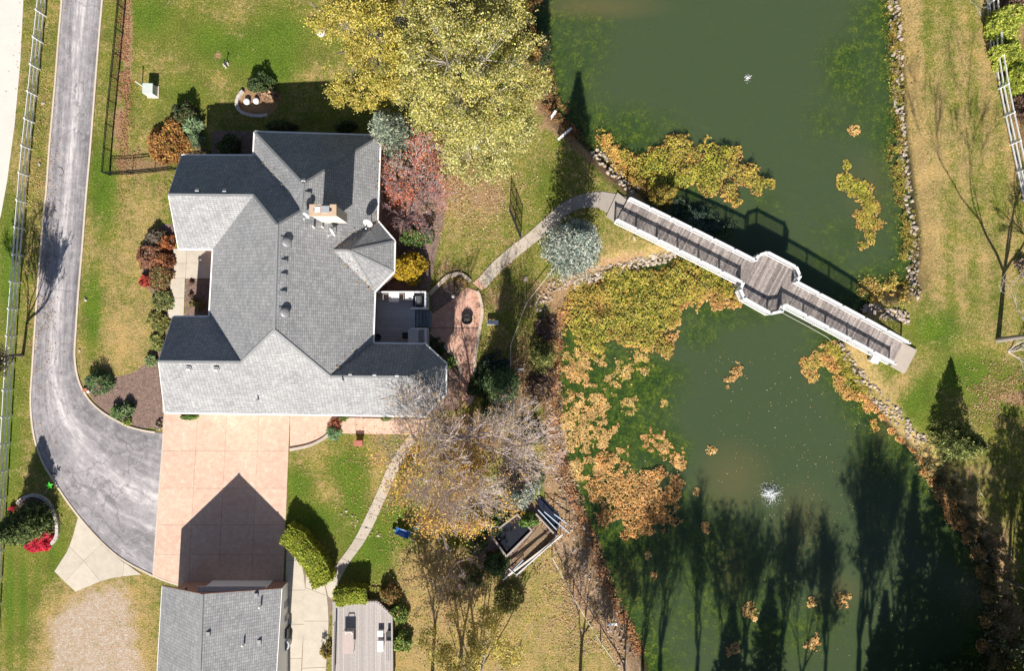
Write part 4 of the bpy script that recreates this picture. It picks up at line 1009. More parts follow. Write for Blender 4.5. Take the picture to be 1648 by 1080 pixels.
def rock_line(label, pts, n, width, smin, smax, meshes=RMS, name="rock_edging", cat="rocks", sink=.2, z=None):
    P = smooth_poly(WL(pts, -.3), 6, False); t = thing(name, label, cat, P[0]); L = [0]
    for a, b_ in zip(P, P[1:]): L.append(L[-1] + (b_ - a).length)
    for k in range(n):
        s = L[-1] * (k + R.uniform(.2, .8)) / n; i = min(max(0, int(np.searchsorted(L, s)) - 1), len(P) - 2); a, b_ = P[i], P[i + 1]; q = a.lerp(b_, (s - L[i]) / max(1e-6, L[i + 1] - L[i]))
        d = (b_ - a).normalized(); nn = Vector((-d.y, d.x, 0)); q = q + nn * R.uniform(-.5, .5) * width; sz = R.uniform(smin, smax)
        q.z = (float(ground_z(np.array([[q.x, q.y]]))[0]) if z is None else z) + sz * (.3 - sink * .5); rock(t, q, sz, meshes, R.uniform(.8, 1.35), "rock")
    return t
rock_line("wall of pale stones along the east shore of the upper pond", [(1442,-20),(1447,40),(1450,100),(1454,170),(1458,230),(1464,290),(1472,350),(1478,400),(1474,440),(1470,480)], 290, .8, .24, .52)
rock_line("pale stones on the shore north of the yellow mat and west of the bridge", [(925,462),(945,450),(975,437),(1005,430),(1035,423),(1058,415),(1075,408),(1092,400)], 190, 1.1, .22, .5)
rock_line("stones in the shade of the bridge on the north-west bank", [(955,240),(975,258),(990,275),(1008,290),(1030,305)], 60, 1.3, .25, .55)
rock_line("dark shaded stones under the north side of the bridge's east end", [(1395,492),(1415,503),(1440,508),(1460,512)], 60, 1.0, .3, .6, RMG)
rock_line("pale stones on the bank south of the bridge's east end", [(1352,548),(1362,570),(1378,595),(1398,620),(1425,650),(1455,685),(1485,715)], 190, 1.0, .2, .46)
rock_line("scattered stones along the leaf-covered west bank of the lower pond", [(888,600),(886,680),(893,760),(915,820),(940,880),(962,950),(990,1020),(1010,1070)], 150, 1.6, .14, .34, RMG)
rock_line("broken stones between the rope fence and the big blue spruce", [(862,500),(880,475),(905,455),(925,445)], 70, 1.2, .18, .4, RMG)
rock_line("small stones on the shaded bank at the south-east of the lower pond", [(1500,740),(1535,780),(1570,840),(1600,900),(1610,980),(1600,1050)], 90, 1.4, .15, .4, RMG)
def ring_wall(label, pts, bm_=.32, h=.28, m=None):
    P = smooth_poly(WL(pts), 6, False); t = thing("stone_edging", label, "edging", P[0]); cur = P[0]; acc = 0; m = m or simple("edging_stone", (.52, .46, .42))
    for a, b_ in zip(P, P[1:]):
        acc += (b_ - a).length
        if acc >= bm_: piece("stone", t, cur + Vector((0, 0, h / 2 + R.uniform(-.02, .02))), cur.lerp(b_, .93) + Vector((0, 0, h / 2)), .26, h, m); cur = b_; acc = 0
ring_wall("curved edging of pale stones around the bed with the two round lids", [(392,147),(385,156),(382,168),(386,178),(396,184),(410,187),(425,187),(437,184)], .38, .3)
ring_wall("stone edging around the island bed of the dark conifer and red shrub", [(30,810),(38,802),(50,797),(64,798),(76,805),(85,817),(91,832),(94,848),(93,862),(87,872),(79,879)], .3, .25)
sp_ = thing("stepping_stones", "small pale stones half-sunk in the lawn between hedge and path", "stones", W(550, 830))
for px, py, s in [(549,828,.3),(557,823,.32),(559,831,.3),(567,831,.3),(566,841,.26),(575,838,.26),(591,850,.55),(610,862,.4),(572,846,.22)]: rock(sp_, W(px, py) + Vector((0, 0, .03)), s, RMS)
for lab, px, py, s in [("pale flat rock on the lawn near the drive's inner edge, upper one", 138, 482, .42), ("pale rock on the lawn right at the drive's bend, lower one", 128, 564, .3), ("small grey rock on the verge beside the drive", 70, 166, .35),
                       ("light rock on the verge left of the drive", 64, 264, .3), ("white rock in the brown bed by the drive", 188, 627, .22), ("white stone on the leafy bank beside the rope fence", 923, 886, .5), ("flat stones on the dry grass west of the bridge", 1020, 383, .5),
                       ("brown stump-like rock on the shaded lawn near the rope fence", 845, 449, .5)]:
    t = thing("rock", lab, "rock", W(px, py)); o = R.choice(RMS); MB_ = bpy.data.objects.new("stone", o); COL.objects.link(MB_); MB_.parent = t; MB_.location = (0, 0, .05); MB_.scale = (s * 1.2, s, s * .8); MB_.rotation_euler = (.1, .1, R.uniform(0, 6))

# ------------------------------------------------------------------ floating plants
def mat_plants(name, label, circles, n_per, colA, colB, z=WZ, size=.145, group=None, thr_=.12, nscale=.9, edge=.25, kind='stuff', cat="floating plants", up=2.4, hgt=.12, namp=1.1):
    cs = [(W(c[0], c[1], z), c[2] / PPM) for c in circles]; A_ = 0; Ps = []
    for c_, r1 in cs:
        n = int(n_per * 1.5 * pi * r1 * r1 * 1.5); a = RNG.uniform(0, 2 * pi, n); rr = r1 * 1.25 * np.sqrt(RNG.random(n)); Ps.append(np.c_[c_.x + rr * np.cos(a), c_.y + rr * np.sin(a)])
    P = np.vstack(Ps); f = np.full(len(P), -9.0); cover = np.zeros(len(P))
    for c_, r1 in cs:
        dd = np.hypot(P[:, 0] - c_.x, P[:, 1] - c_.y); f = np.maximum(f, 1 - dd / r1); cover += dd < r1 * 1.25
    nz = fbm(P, nscale, 3) - .5; nz2 = vn(P, .22, 8) - .5
    g = np.clip(f, -1, .55) + nz * namp + nz2 * .5
    k = (g > thr_) & (RNG.random(len(P)) < 1 / np.maximum(1, cover)); P = P[k]; g = g[k]; n = len(P)
    if n == 0: return
    clump = vn(P, .55, 4); z_ = z + .02 + hgt * (.3 + clump) * np.clip((g - thr_) * 3, .1, 1) * RNG.uniform(.3, 1.2, n)
    U, V_ = rand_axes(n, size, up, .85)
    e = np.clip(1 - (g - thr_) / edge, 0, 1) * .8 + (vn(P, 2.5, 6) - .5) * .9; e = np.clip(e, 0, 1)[:, None]
    C = pal(colA, n, .28) * (1 - e) + pal(colB, n, .25) * e; C *= (.62 + .7 * vn(P, .45, 9))[:, None]
    o = quads(name, np.c_[P, z_], U, V_, C, LEAF, kind=kind); tag(o, label, cat, group); return o
YG = [(.50,.42,.07),(.38,.38,.045),(.58,.40,.10),(.26,.27,.035)]; OR = [(.68,.33,.11),(.74,.44,.17),(.56,.24,.07),(.66,.37,.13)]; OLV = [(.28,.31,.03),(.40,.42,.045),(.52,.48,.06)]; TAN = [(.76,.49,.19),(.70,.38,.12),(.74,.54,.23)]
mat_plants("plant_mat", "great yellow-green floating mat filling the cove south-west of the bridge", [(940,500,50),(985,480,52),(1035,475,55),(1085,465,48),(1130,448,36),(1010,525,48),(1050,540,36),(950,535,40),(1100,430,30),(930,475,30),(1065,505,45),(1160,470,26),(1000,450,28),(1180,485,14),(1068,560,22)], 110, YG, OR, thr_=.10, hgt=.6, nscale=1.3)
mat_plants("plant_mat", "orange-edged end of the mat beside the lookout of the bridge", [(1120,475,30),(1150,478,26),(1095,488,22),(1180,482,18),(1080,520,18),(1078,545,16)], 90, OR, TAN, thr_=.28, hgt=.25)
mat_plants("plant_mat", "yellow-green floating mat north of the bridge with an orange tail", [(1030,270,26),(1060,262,30),(1095,245,34),(1130,255,38),(1165,265,34),(1100,280,32),(1195,285,26),(1140,295,28),(1215,300,17),(1240,297,12),(1175,310,20),(1010,255,18),(1185,325,12),(1060,290,24)], 110, YG + OLV, OR, thr_=.14, hgt=.8, nscale=1.2)
mat_plants("plant_mat", "ragged floating island off the east shore of the upper pond, upper blob", [(1362,268,10),(1366,292,20),(1380,302,20),(1393,318,18),(1400,330,14)], 120, OLV + YG, OR, thr_=.15)
mat_plants("plant_mat", "ragged floating island off the east shore of the upper pond, lower blob", [(1402,340,18),(1410,360,16),(1392,362,18),(1400,378,14),(1386,395,10),(1383,345,10)], 120, YG, OR, thr_=.2, edge=.4)
mat_plants("plant_mat", "tiny orange patch floating alone in the upper pond", [(1374,212,11),(1368,208,6)], 120, TAN, OR, thr_=.1)
mat_plants("plant_mat", "large orange-brown floating mat in the west of the lower pond", [(985,810,36),(1020,820,42),(1060,815,38),(1040,785,36),(1000,780,32),(1075,800,24),(1010,850,22),(1040,845,20),(965,790,24),(1060,765,14),(975,745,18),(1085,775,12)], 120, OR, TAN, thr_=.14, hgt=.3, size=.13, nscale=.6, namp=1.5)
mat_plants("plant_mat", "broken tan patches floating along the west shore of the lower pond", [(930,600,30),(925,650,34),(950,680,34),(935,715,32),(970,700,26),(960,650,26),(915,690,24),(950,750,28),(925,760,24),(1060,710,24),(1075,725,20),(1045,705,18),(1090,740,14),(1000,735,18)], 150, TAN, OR, thr_=.36, nscale=.42, size=.12, namp=2.3, hgt=.06)
mat_plants("plant_mat", "small tan-green patches below the great yellow mat", [(1000,598,22),(990,615,20),(1035,580,20),(1040,590,14),(965,575,18),(940,580,24),(920,570,20),(1013,655,18),(1067,650,10)], 150, TAN, YG, thr_=.36, nscale=.45, size=.12, namp=2.2, hgt=.06)
mat_plants("plant_mat", "small yellow-orange crescent floating alone in the lower pond", [(1187,594,12),(1180,604,10),(1172,614,10)], 120, TAN, OR, thr_=.18, nscale=.4, namp=1.8)
mat_plants("plant_mat", "round tan-and-green floating clump off the bank south of the bridge", [(1305,585,18),(1302,597,18),(1308,608,10),(1311,576,12)], 130, YG + TAN, OR, thr_=.16)
mat_plants("plant_mat", "orange hook-shaped mat on the east shore of the lower pond", [(1335,575,18),(1345,590,16),(1350,610,12),(1352,625,13),(1365,635,14),(1380,640,12),(1342,560,16),(1395,655,12),(1406,680,9),(1410,690,7)], 120, OR, YG, thr_=.12)
mat_plants("plant_mat", "orange band of plants fringing the south-east shore of the lower pond", [(1400,640,13),(1412,655,12),(1425,670,12),(1440,686,13),(1455,702,13),(1470,718,13),(1486,738,13),(1492,758,12),(1502,775,12),(1512,793,12),(1525,810,13),(1545,840,16),(1560,862,14),(1575,890,14),(1582,920,12),(1588,960,12),(1588,1000,12),(1582,1040,12),(1530,825,14)], 150, OR, TAN, thr_=.02, namp=1.0, hgt=.2)
for i, (lab, cs) in enumerate([("small tan speck of plants near the right end of the orange mat", [(1145,723,8)]), ("tan clump of plants in the shaded southern pond, left of the pair", [(1206,984,13),(1212,994,10)]), ("tan clump of plants in the shaded southern pond, right one", [(1358,966,12),(1352,972,8)]),
        ("tan fleck of plants beside the tree shadows in the south pond", [(1305,970,8)]), ("flat tan clump near the bottom of the pond", [(1310,1034,13),(1300,1036,8)]), ("thin tan streak of plants right of the orange mat", [(1134,845,6),(1137,855,7)]), ("tan flecks on the pond below the orange mat", [(1041,893,8),(1054,925,7)]),
        ("tan clump at the bottom of the pond near the bank", [(1176,1046,13)]), ("tan finger of plants reaching right of the patches", [(1094,748,10),(1086,738,8)]), ("little fleck of plants at the outlet pipe", [(1322,558,6)]), ("tan clump of plants at the tip of the shaded bank", [(1120,793,7),(1092,775,10)])]):
    mat_plants("plant_mat", lab, cs, 130, TAN, OR, thr_=.22, nscale=.35, namp=2.2, group="small floating clumps", kind='stuff')
# flecks of leaf scattered over the water
n = 900; P = np.c_[RNG.uniform(W(1130, 0, WZ).x, W(1600, 0, WZ).x, n), RNG.uniform(W(0, 1060, WZ).y, W(0, 560, WZ).y, n)]; P = P[(sdist(P, POND2) < -.5)]; P = P[fbm(P, 4, 2) > .42]
U, V_ = rand_axes(len(P), .09, 3, .8); tag(quads("floating_leaves", np.c_[P, np.full(len(P), WZ + .02)], U, V_, pal([(.6,.4,.15),(.6,.5,.3),(.5,.25,.08)], len(P)), LEAF, kind='stuff'), "single fallen leaves dotted over the open pond water", "leaves")
# shore vegetation
def bank_plants(label, pts, width, n, cols, size=.2, h=.5, name="bank_plants"):
    P = smooth_poly(WL(pts, -.7), 8, False); A_ = np.array([tuple(p) for p in P]); k = RNG.integers(0, len(A_) - 1, n); t = RNG.random(n)[:, None]; Q = A_[k] * (1 - t) + A_[k + 1] * t
    Q[:, :2] += RNG.normal(size=(n, 2)) * width * .4; keep = fbm(Q[:, :2], .7, 12) > .42; Q = Q[keep]; g = ground_z(Q); Q[:, 2] = np.maximum(g, WZ) + RNG.uniform(.02, 1, len(Q)) * h * vn(Q[:, :2], .6, 2)
    U, V_ = rand_axes(len(Q), size, .8, .5); o = quads(name, Q, U, V_, pal(cols, len(Q), .35) * (.5 + .9 * vn(Q, .4, 3))[:, None], LEAF, kind='stuff'); tag(o, label, "plants")
bank_plants("olive plants fringing the east shore of the upper pond", [(1432,-30),(1440,40),(1443,90),(1447,150),(1447,210),(1444,250),(1451,290),(1460,340),(1465,390),(1458,430),(1440,465)], .9, 14000, [(.26,.26,.045),(.36,.34,.06),(.36,.2,.06)], .16)
bank_plants("yellow-green plants at the north side of the bridge's east end", [(1395,460),(1410,470),(1430,478),(1440,470),(1448,455)], 1.1, 4500, YG + TAN, .18)
bank_plants("rusty plants on the north-west shore of the upper pond", [(862,60),(872,110),(880,150),(892,175),(915,190),(925,215)], 1.1, 6000, [(.24,.10,.05),(.34,.18,.07),(.22,.2,.05),(.3,.12,.08)], .18, .7)
bank_plants("yellow plants on the shore between the conifer shadow and the bridge", [(970,215),(985,240),(1000,262),(1020,285),(1045,305)], .9, 4500, YG + OR, .18)
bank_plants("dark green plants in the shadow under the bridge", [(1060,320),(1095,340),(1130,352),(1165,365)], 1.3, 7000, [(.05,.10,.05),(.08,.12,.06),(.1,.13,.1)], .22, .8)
bank_plants("red-brown leafy fringe at the west edge of the lower pond", [(905,500),(897,560),(893,620),(895,690),(908,760),(930,820),(950,870),(972,930),(1000,990),(1030,1050)], .7, 9000, [(.56,.26,.10),(.62,.38,.18),(.42,.17,.09)], .15, .25)
bank_plants("yellow-green plants on the bank south of the bridge", [(1335,560),(1350,570),(1362,590),(1378,615),(1398,640)], .7, 3500, YG, .16)
bank_plants("tangled olive and ochre plants on the shaded south-east bank", [(1490,730),(1520,770),(1550,820),(1580,870),(1600,930),(1605,1000),(1600,1060)], 1.5, 14000, [(.16,.14,.05),(.34,.24,.08),(.1,.12,.04),(.25,.2,.12)], .2, .8)
# ------------------------------------------------------------------ trees and shrubs
BARK = simple("grey_bark", (.26, .22, .19), .9, .3, 5, 0, .4); BARKD = simple("dark_bark", (.10, .08, .065), .9, .3, 5, 0, .4); TWIG = simple("mauve_twig", (.52, .415, .40), .9, .25, 6, 0, 0); PALEBARK = simple("pale_bark", (.50, .45, .40), .85, .2, 5, 0, .3)
def broadleaf(name, label, base, height, blobs, cols, bark=BARK, nclus=26, per=50, size=.14, gap=.455, cat="tree", group=None, colfn=None, spread=.36, top_twigs=True):
    """blobs: (px,py,z,r)"""
    B0 = W(*base); t = thing(name, label, cat, B0, group); mb = MB()
    fork = B0 + Vector((0, 0, height * .32)); mb.tube([B0 - Vector((0, 0, .2)), B0 + Vector((.05, 0, height * .15)), fork], [.03 * height, .024 * height, .021 * height], 8)
    Ps = []; Cs = []
    for (px, py, z, r) in blobs:
        c_ = W(px, py, z); mid = fork.lerp(c_, .5) + Vector((R.uniform(-.3, .3), R.uniform(-.3, .3), -.3)); mb.tube([fork, mid, c_], [.013 * height, .009 * height, .005 * height], 6, False)
        n = int(nclus * r * r * 1.45); d = RNG.normal(size=(n, 3)); d /= np.linalg.norm(d, axis=1)[:, None]; d[:, 2] *= .75
        cc = np.array(c_) + d * (r * RNG.uniform(.45, 1.0, n) ** .6)[:, None] * RNG.uniform(.8, 1.08, (n, 1)); cc = cc[(fbm(cc, 1.9, 7) > gap) & (cc[:, 2] > .2)]
        for k in range(0, len(cc), 4): q0 = mid.lerp(c_, R.uniform(.2, 1)); mb.tube([q0, Vector(cc[k]).lerp(q0, .45) + Vector((R.uniform(-.2, .2), R.uniform(-.2, .2), -.2)), Vector(cc[k])], [.002 * height, .014, .006], 3, False)
        Ps.append(np.repeat(cc, per, 0) + RNG.normal(size=(len(cc) * per, 3)) * spread * np.array([1, 1, .6]) * .6); Cs.append(np.repeat(RNG.uniform(.6, 1.25, len(cc)), per))
    P = np.vstack(Ps); s = np.concatenate(Cs); U, V_ = rand_axes(len(P), size, .5, .75)
    C = (pal(cols, len(P), .2) if colfn is None else colfn(P)) * s[:, None] 
    mb.build("trunk", bark, t); quads("crown", P, U, V_, C, LEAF, t); return t
def conifer(name, label, base, h, r, cols, tips=None, nb=300, per=50, cat="tree", group=None, shape=.85, droop=.12, size=.22, tipc=.25, bottom=.06):
    B0 = W(*base); t = thing(name, label, cat, B0, group); mb = MB(); mb.tube([B0 - Vector((0, 0, .2)), B0 + Vector((0, 0, h * .97))], [.022 * h, .01], 7); Ps = []; Ds = []; Ts = []
    for k in range(nb):
        f = bottom + (1 - bottom) * (k / nb) ** 1.15; a = k * 2.39996 + R.uniform(-.2, .2); L = r * max(.02, (1 - f)) ** shape * min(1, ((1 - f) / .3)) ** .5 * R.uniform(.70, 1.14) + .05; z0 = f * h
        u = np.linspace(.12, 1, per) ** .8; side = RNG.normal(size=per) * (.10 + .22 * L * np.sin(np.pi * u) * .5); dx, dy = cos(a), sin(a)
        x = B0.x + dx * L * u - dy * side; y = B0.y + dy * L * u + dx * side; z = B0.z + z0 - droop * L * u * 1.6 + .35 * droop * L * u ** 3 + RNG.normal(size=per) * .05 + .1
        Ps.append(np.c_[x, y, z]); sg = np.sign(side); Ds.append(np.c_[dx - dy * sg * .7, dy + dx * sg * .7, np.full(per, .25)]); Ts.append(u)
        if k % 3 == 0: mb.tube([(B0.x, B0.y, B0.z + z0 + .1), (B0.x + dx * L * .8, B0.y + dy * L * .8, B0.z + z0 + .05 - droop * L)], [.02, .008], 3, False)
    P = np.vstack(Ps); D = np.vstack(Ds); T = np.concatenate(Ts); U, V_ = rand_axes(len(P), size, .35, .38, dirs=D)
    C = pal(cols, len(P), .25)
    cl = (.35 + 1.25 * vn(P, .32, 13))[:, None]
    if tips is not None: w = np.clip((T - .6) / .4, 0, 1)[:, None] * (RNG.random((len(P), 1)) < tipc + .4); C = C * (1 - w) + pal(tips, len(P), .2) * w
    mb.build("trunk", BARKD, t); quads("crown", P, U, V_, C * cl, NEEDLE, t); return t
def grow(mb, p, d, L, r, depth, rr, ends, twist=.5, nchild=(2, 4), shrink=.74, upb=.12, sides=4, minr=.012):
    p = Vector(p); d = Vector(d).normalized(); pts = [p.copy()]; rad = [r]; n = 3 if depth > 1 else 2
    for i in range(n):
        d = (d + Vector((rr.gauss(0, .13), rr.gauss(0, .13), rr.gauss(0, .10) + upb * .3))).normalized(); p = p + d * L / n; pts.append(p.copy()); rad.append(max(minr * .7, r * (1 - .38 * (i + 1) / n)))
    mb.tube(pts, rad, sides if depth > 2 else 3, False)
    if depth == 0: ends.append(tuple(p)); return
    for k in range(rr.randint(*nchild)):
        q = pts[-1] if k < 2 else pts[rr.randint(1, len(pts) - 1)]
        ax = Vector((rr.gauss(0, 1), rr.gauss(0, 1), rr.gauss(0, 1))).normalized(); nd = (d + ax * twist * rr.uniform(.7, 1.3) + Vector((0, 0, upb))).normalized()
        grow(mb, q, nd, L * shrink * rr.uniform(.8, 1.15), max(minr, rad[-1] * rr.uniform(.6, .85)), depth - 1, rr, ends, twist, nchild, shrink, upb, sides, minr)
def bare_tree(name, label, base, limbs, bark, depth=5, L=2.6, r=.2, seed=1, leaves=None, leaf_n=3, group=None, trunk_h=2.5, lean=(0, 0), twist=.5, twig=None, minr=.012, cat="tree", shrink=.74, nchild=(2, 4), leaf_size=.15, upb=.12):
    """limbs: list of direction vectors that leave the trunk top"""
    rr = random.Random(seed); B0 = W(*base); t = thing(name, label, cat, B0, group); mb = MB(); ends = []; top = B0 + Vector((lean[0], lean[1], trunk_h))
    if trunk_h > 0: mb.tube([B0 - Vector((0, 0, .3)), B0.lerp(top, .5) + Vector((.05, .04, 0)), top], [r * 1.25, r, r * .9], 8)
    tb = MB()
    for d in limbs: grow(mb, top, d, L, r * .6, depth, rr, ends, twist, nchild, shrink, upb, 5, minr)
    mb.build("trunk", bark, t)
    if leaves:
        E = np.array(ends); E = E[RNG.random(len(E)) < leaves[1]]; P = np.repeat(E, leaf_n, 0) + RNG.normal(size=(len(E) * leaf_n, 3)) * leaves[2]; P = P[P[:, 2] > .1]
        U, V_ = rand_axes(len(P), leaf_size, .6, .8); quads("crown", P, U, V_, pal(leaves[0], len(P), .25), LEAF, t)
    return t, ends

GOLD = [(.54,.42,.07),(.62,.50,.12),(.42,.37,.05),(.64,.53,.17),(.26,.27,.04)]; PALEY = [(.50,.44,.10),(.58,.52,.17),(.37,.37,.08),(.68,.61,.33),(.20,.24,.05),(.56,.46,.12)]
broadleaf("maple_tree", "golden-yellow broad tree at the top, its crown over the lawn beside the round white lid", (610, 95), 12, [(520,15,7,1.8),(560,40,9,2.6),(545,85,7.5,1.6),(575,110,7,2),(545,150,5,1.1),(600,140,7,1.8),(620,60,10.5,3),(610,105,9,2.4),(650,20,10.5,3),(500,5,6.5,1.4),(590,-20,9,3),(640,110,9.5,2.4),(575,165,5,.8)], GOLD, nclus=20)
broadleaf("cottonwood_tree", "tall cream-yellow tree at the top, its great crown reaching to the upper pond", (745, 175), 15, [(700,40,12,3.0),(750,20,13,3),(800,40,12,2.6),(720,100,13.5,3.2),(780,95,14,3.2),(835,100,11,2.3),(690,150,11,2.6),(740,165,13,3),(800,155,12,2.8),(850,140,10,1.9),(720,-20,12,3)], PALEY, bark=PALEBARK, nclus=20)
broadleaf("cottonwood_tree", "lower pale yellow tree between the red-leaved tree and the shore lawn", (765, 235), 11, [(740,220,9.5,2.3),(785,215,9.5,2.4),(825,205,9,1.9),(760,255,8,2),(800,250,7.5,1.7),(700,200,9,1.8),(735,265,6.5,1.2),(785,275,6,1.1)], [(.60,.54,.20),(.68,.62,.32),(.44,.42,.11),(.27,.29,.07)], bark=PALEBARK, nclus=18)
broadleaf("oak_tree", "rust-brown tree at the top between the pale yellow crown and the water", (815, 25), 8, [(800,5,6,1.8),(825,20,6,1.6),(835,45,5,1.2),(845,-10,6,1.8),(860,75,4,1)], [(.34,.17,.05),(.22,.11,.05),(.36,.26,.06),(.14,.09,.04)], bark=BARKD, nclus=20, size=.18)
BLUE = [(.085,.13,.115),(.12,.17,.15),(.17,.22,.19),(.05,.085,.07)]; CREAMT = [(.52,.54,.46),(.42,.48,.42),(.60,.56,.44)]
conifer("blue_spruce", "large blue-grey spruce with pale tips beside the curve of the path west of the bridge", (918,405), 11.2, 2.85, BLUE, CREAMT, nb=560, per=60, size=.19, shape=.58, droop=.2)
conifer("blue_spruce", "blue-grey spruce touching the north-east corner of the house roof", (640,235), 9, 2.4, [(.13,.17,.12),(.18,.22,.16),(.08,.12,.09)], [(.45,.46,.33),(.36,.4,.3)], nb=330, per=52, shape=.6, droop=.2)
conifer("pine_tree", "golden-green conifer at the water's edge beside the rope fence", (873,572), 3.2, 1.75, [(.05,.08,.02),(.10,.12,.03),(.03,.05,.015)], [(.40,.36,.12),(.30,.30,.09)], nb=80, per=60, shape=.7, size=.2)
conifer("pine_tree", "dark green conifer south of the patio that throws a long pointed shadow", (808,618), 7.6, 1.9, [(.035,.07,.03),(.06,.10,.045),(.10,.15,.06)], [(.18,.25,.10)], nb=300, per=50, shape=.8)
conifer("pine_tree", "small dark spruce on the east lawn above the pond's south-east bank", (1524,706), 5.2, 2.3, [(.07,.10,.03),(.13,.16,.045),(.04,.06,.02)], [(.40,.41,.13)], nb=120, per=90, shape=.75)
conifer("pine_tree", "dark conifer in the stone-edged island bed by the drive's bend", (62,836), 5.4, 1.95, [(.025,.05,.02),(.045,.08,.025),(.09,.13,.04)], [(.20,.24,.08)], nb=330, per=60, shape=.42, droop=.25)
conifer("blue_spruce", "sparse silvery spruce among the bare twigs west of the garden frame", (832,782), 4.2, 2.4, BLUE, CREAMT, nb=190, per=50, shape=.6, droop=.2)
conifer("pine_tree", "dark spruce hidden behind the shadow on the upper pond's west shore", (868,95), 5.5, 1.3, [(.03,.05,.025),(.05,.07,.03)], None, nb=180, per=40)
# shrubs
def shrub(label, px, py, r, h, cols, n=None, name="shrub", size=.17, group=None, z=0, ry=None, rot=0, gap=.36, spiky=False, lobes=6):
    g0 = W(px, py); 
    if px > 860: g0.z = max(WZ, float(ground_z(np.array([[g0.x, g0.y]]))[0]))
    t = thing(name, label, "shrub", g0, group); ry = ry or r; n = n or int(650 * r * ry + 250 * r * h * 2)
    d = RNG.normal(size=(n * 2, 3)); d /= np.linalg.norm(d, axis=1)[:, None]; d[:, 2] = np.abs(d[:, 2]); a = radians(rot)
    rad = RNG.uniform(.5, 1.05, len(d)) ** .5 * (.55 + .85 * vn(d + px, .55, 3)); X = d[:, 0] * r * rad; Y = d[:, 1] * ry * rad
    P = np.c_[g0.x + X * cos(a) - Y * sin(a), g0.y + X * sin(a) + Y * cos(a), g0.z + .05 + d[:, 2] * h * rad]; P = P[fbm(P, .55, 5) > gap]
    if spiky: U, V_ = rand_axes(len(P), size * 2.4, .3, .16, dirs=(P - np.array(g0)) * np.array([1, 1, .8]))
    else: U, V_ = rand_axes(len(P), size, .5, .7)
    C = pal(cols, len(P), .25) * (.6 + .75 * vn(P, .35, 6))[:, None]; quads("foliage", P, U, V_, C, LEAF, t)
    mb = MB()
    for k in range(7): b_ = R.uniform(0, 6.28); mb.tube([g0, g0 + Vector((cos(b_) * r * .5, sin(b_) * ry * .5, h * .75))], [.03, .012], 4, False)
    mb.build("stem", BARKD, t); return t
ORS = [(.46,.22,.05),(.36,.15,.05),(.50,.32,.08),(.28,.14,.06)]; DKG = [(.035,.06,.02),(.06,.10,.03),(.10,.13,.04)]; GRN = [(.09,.17,.03),(.15,.26,.05),(.24,.34,.09)]
shrub("orange-leaved shrub at the north-west corner of the house", 281, 234, 1.75, 1.6, ORS, ry=2.2); shrub("dark shrub behind the orange one near the house corner", 301, 186, 1.0, 1.7, DKG + [(.16,.12,.06)])
shrub("spiky pale green plant between dark shrubs north of the house", 314, 203, .85, .9, [(.28,.38,.20),(.20,.32,.14),(.36,.44,.27)], spiky=True, size=.2); shrub("grey-green plant beside the short black fence", 318, 227, .75, .7, [(.16,.24,.1),(.26,.32,.2)], spiky=True)
shrub("dark green shrub north of the bed with two round lids", 424, 137, 1.25, 1.2, DKG, ry=.8); shrub("brown and cream flowering plants in the bed with two round lids", 432, 152, 1.2, .6, [(.42,.25,.16),(.5,.4,.2),(.3,.16,.12)], ry=.65, gap=.42)
for lab, px, py, r, h, c in [("grey twiggy shrub at the top of the front bed", 253, 384, 1.0, .9, [(.22,.17,.13),(.15,.13,.09)]), ("rusty orange shrub at the corner of the front bed", 270, 392, .8, .7, [(.48,.18,.07),(.4,.14,.05)]), ("brown grass clump in the front bed", 247, 416, 1.15, 1.0, [(.28,.12,.07),(.2,.1,.06),(.36,.18,.1)]),
        ("copper grass clump beside the entrance walk", 264, 418, 1.1, .9, [(.36,.16,.07),(.25,.1,.05)]), ("red shrub at the outer edge of the front bed", 238, 452, .6, .6, [(.5,.08,.05),(.4,.06,.05)]), ("rust and green grass clump below the red shrub", 259, 446, 1.15, .8, [(.3,.14,.06),(.2,.2,.07)]),
        ("leafy green plant in the middle of the front bed", 262, 482, 1.0, .6, [(.16,.22,.06),(.28,.26,.1)]), ("yellow-green plants in the lower front bed", 258, 518, 1.0, .5, [(.24,.26,.07),(.34,.30,.1)]), ("yellow and green plants beside the dark wing", 256, 551, .95, .5, [(.3,.3,.08),(.2,.24,.07)]), ("pale spiky plants at the bottom of the front bed", 246, 580, .6, .5, [(.3,.36,.16),(.2,.28,.1)]),
        ("dark rounded shrub in the top of the patio bed", 610, 0, .1, .1, DKG)][:-1]:
    shrub(lab, px, py, r, h, c)
shrub("spiky round green shrub in the brown bed by the drive", 167, 614, 1.05, 1.1, [(.12,.2,.08),(.2,.3,.12),(.07,.12,.05)], spiky=True); shrub("left tuft of green at the lower edge of the brown bed", 192, 664, .65, .7, GRN + [(.2,.28,.2)], spiky=True); shrub("right tuft of green at the lower edge of the brown bed", 208, 657, .7, .7, [(.1,.15,.06),(.2,.26,.12)])
shrub("small yellow-green tuft where the brown bed meets the drive", 206, 679, .4, .35, [(.3,.36,.08)]); shrub("pale dry tuft beside the court in the brown bed", 257, 685, .35, .4, [(.3,.24,.14),(.5,.45,.4)])
shrub("bright red shrub in the stone-edged island bed", 67, 868, 1.3, .8, [(.62,.03,.06),(.52,.02,.06),(.72,.06,.09)], ry=.9, rot=35, gap=.25, n=3400); shrub("small red plant on the left of the island bed", 22, 820, .3, .4, [(.6,.04,.06)])
shrub("light green ground plant below the dark conifer in the island bed", 45, 868, 1.0, .4, [(.14,.2,.05),(.24,.28,.08)], gap=.45)
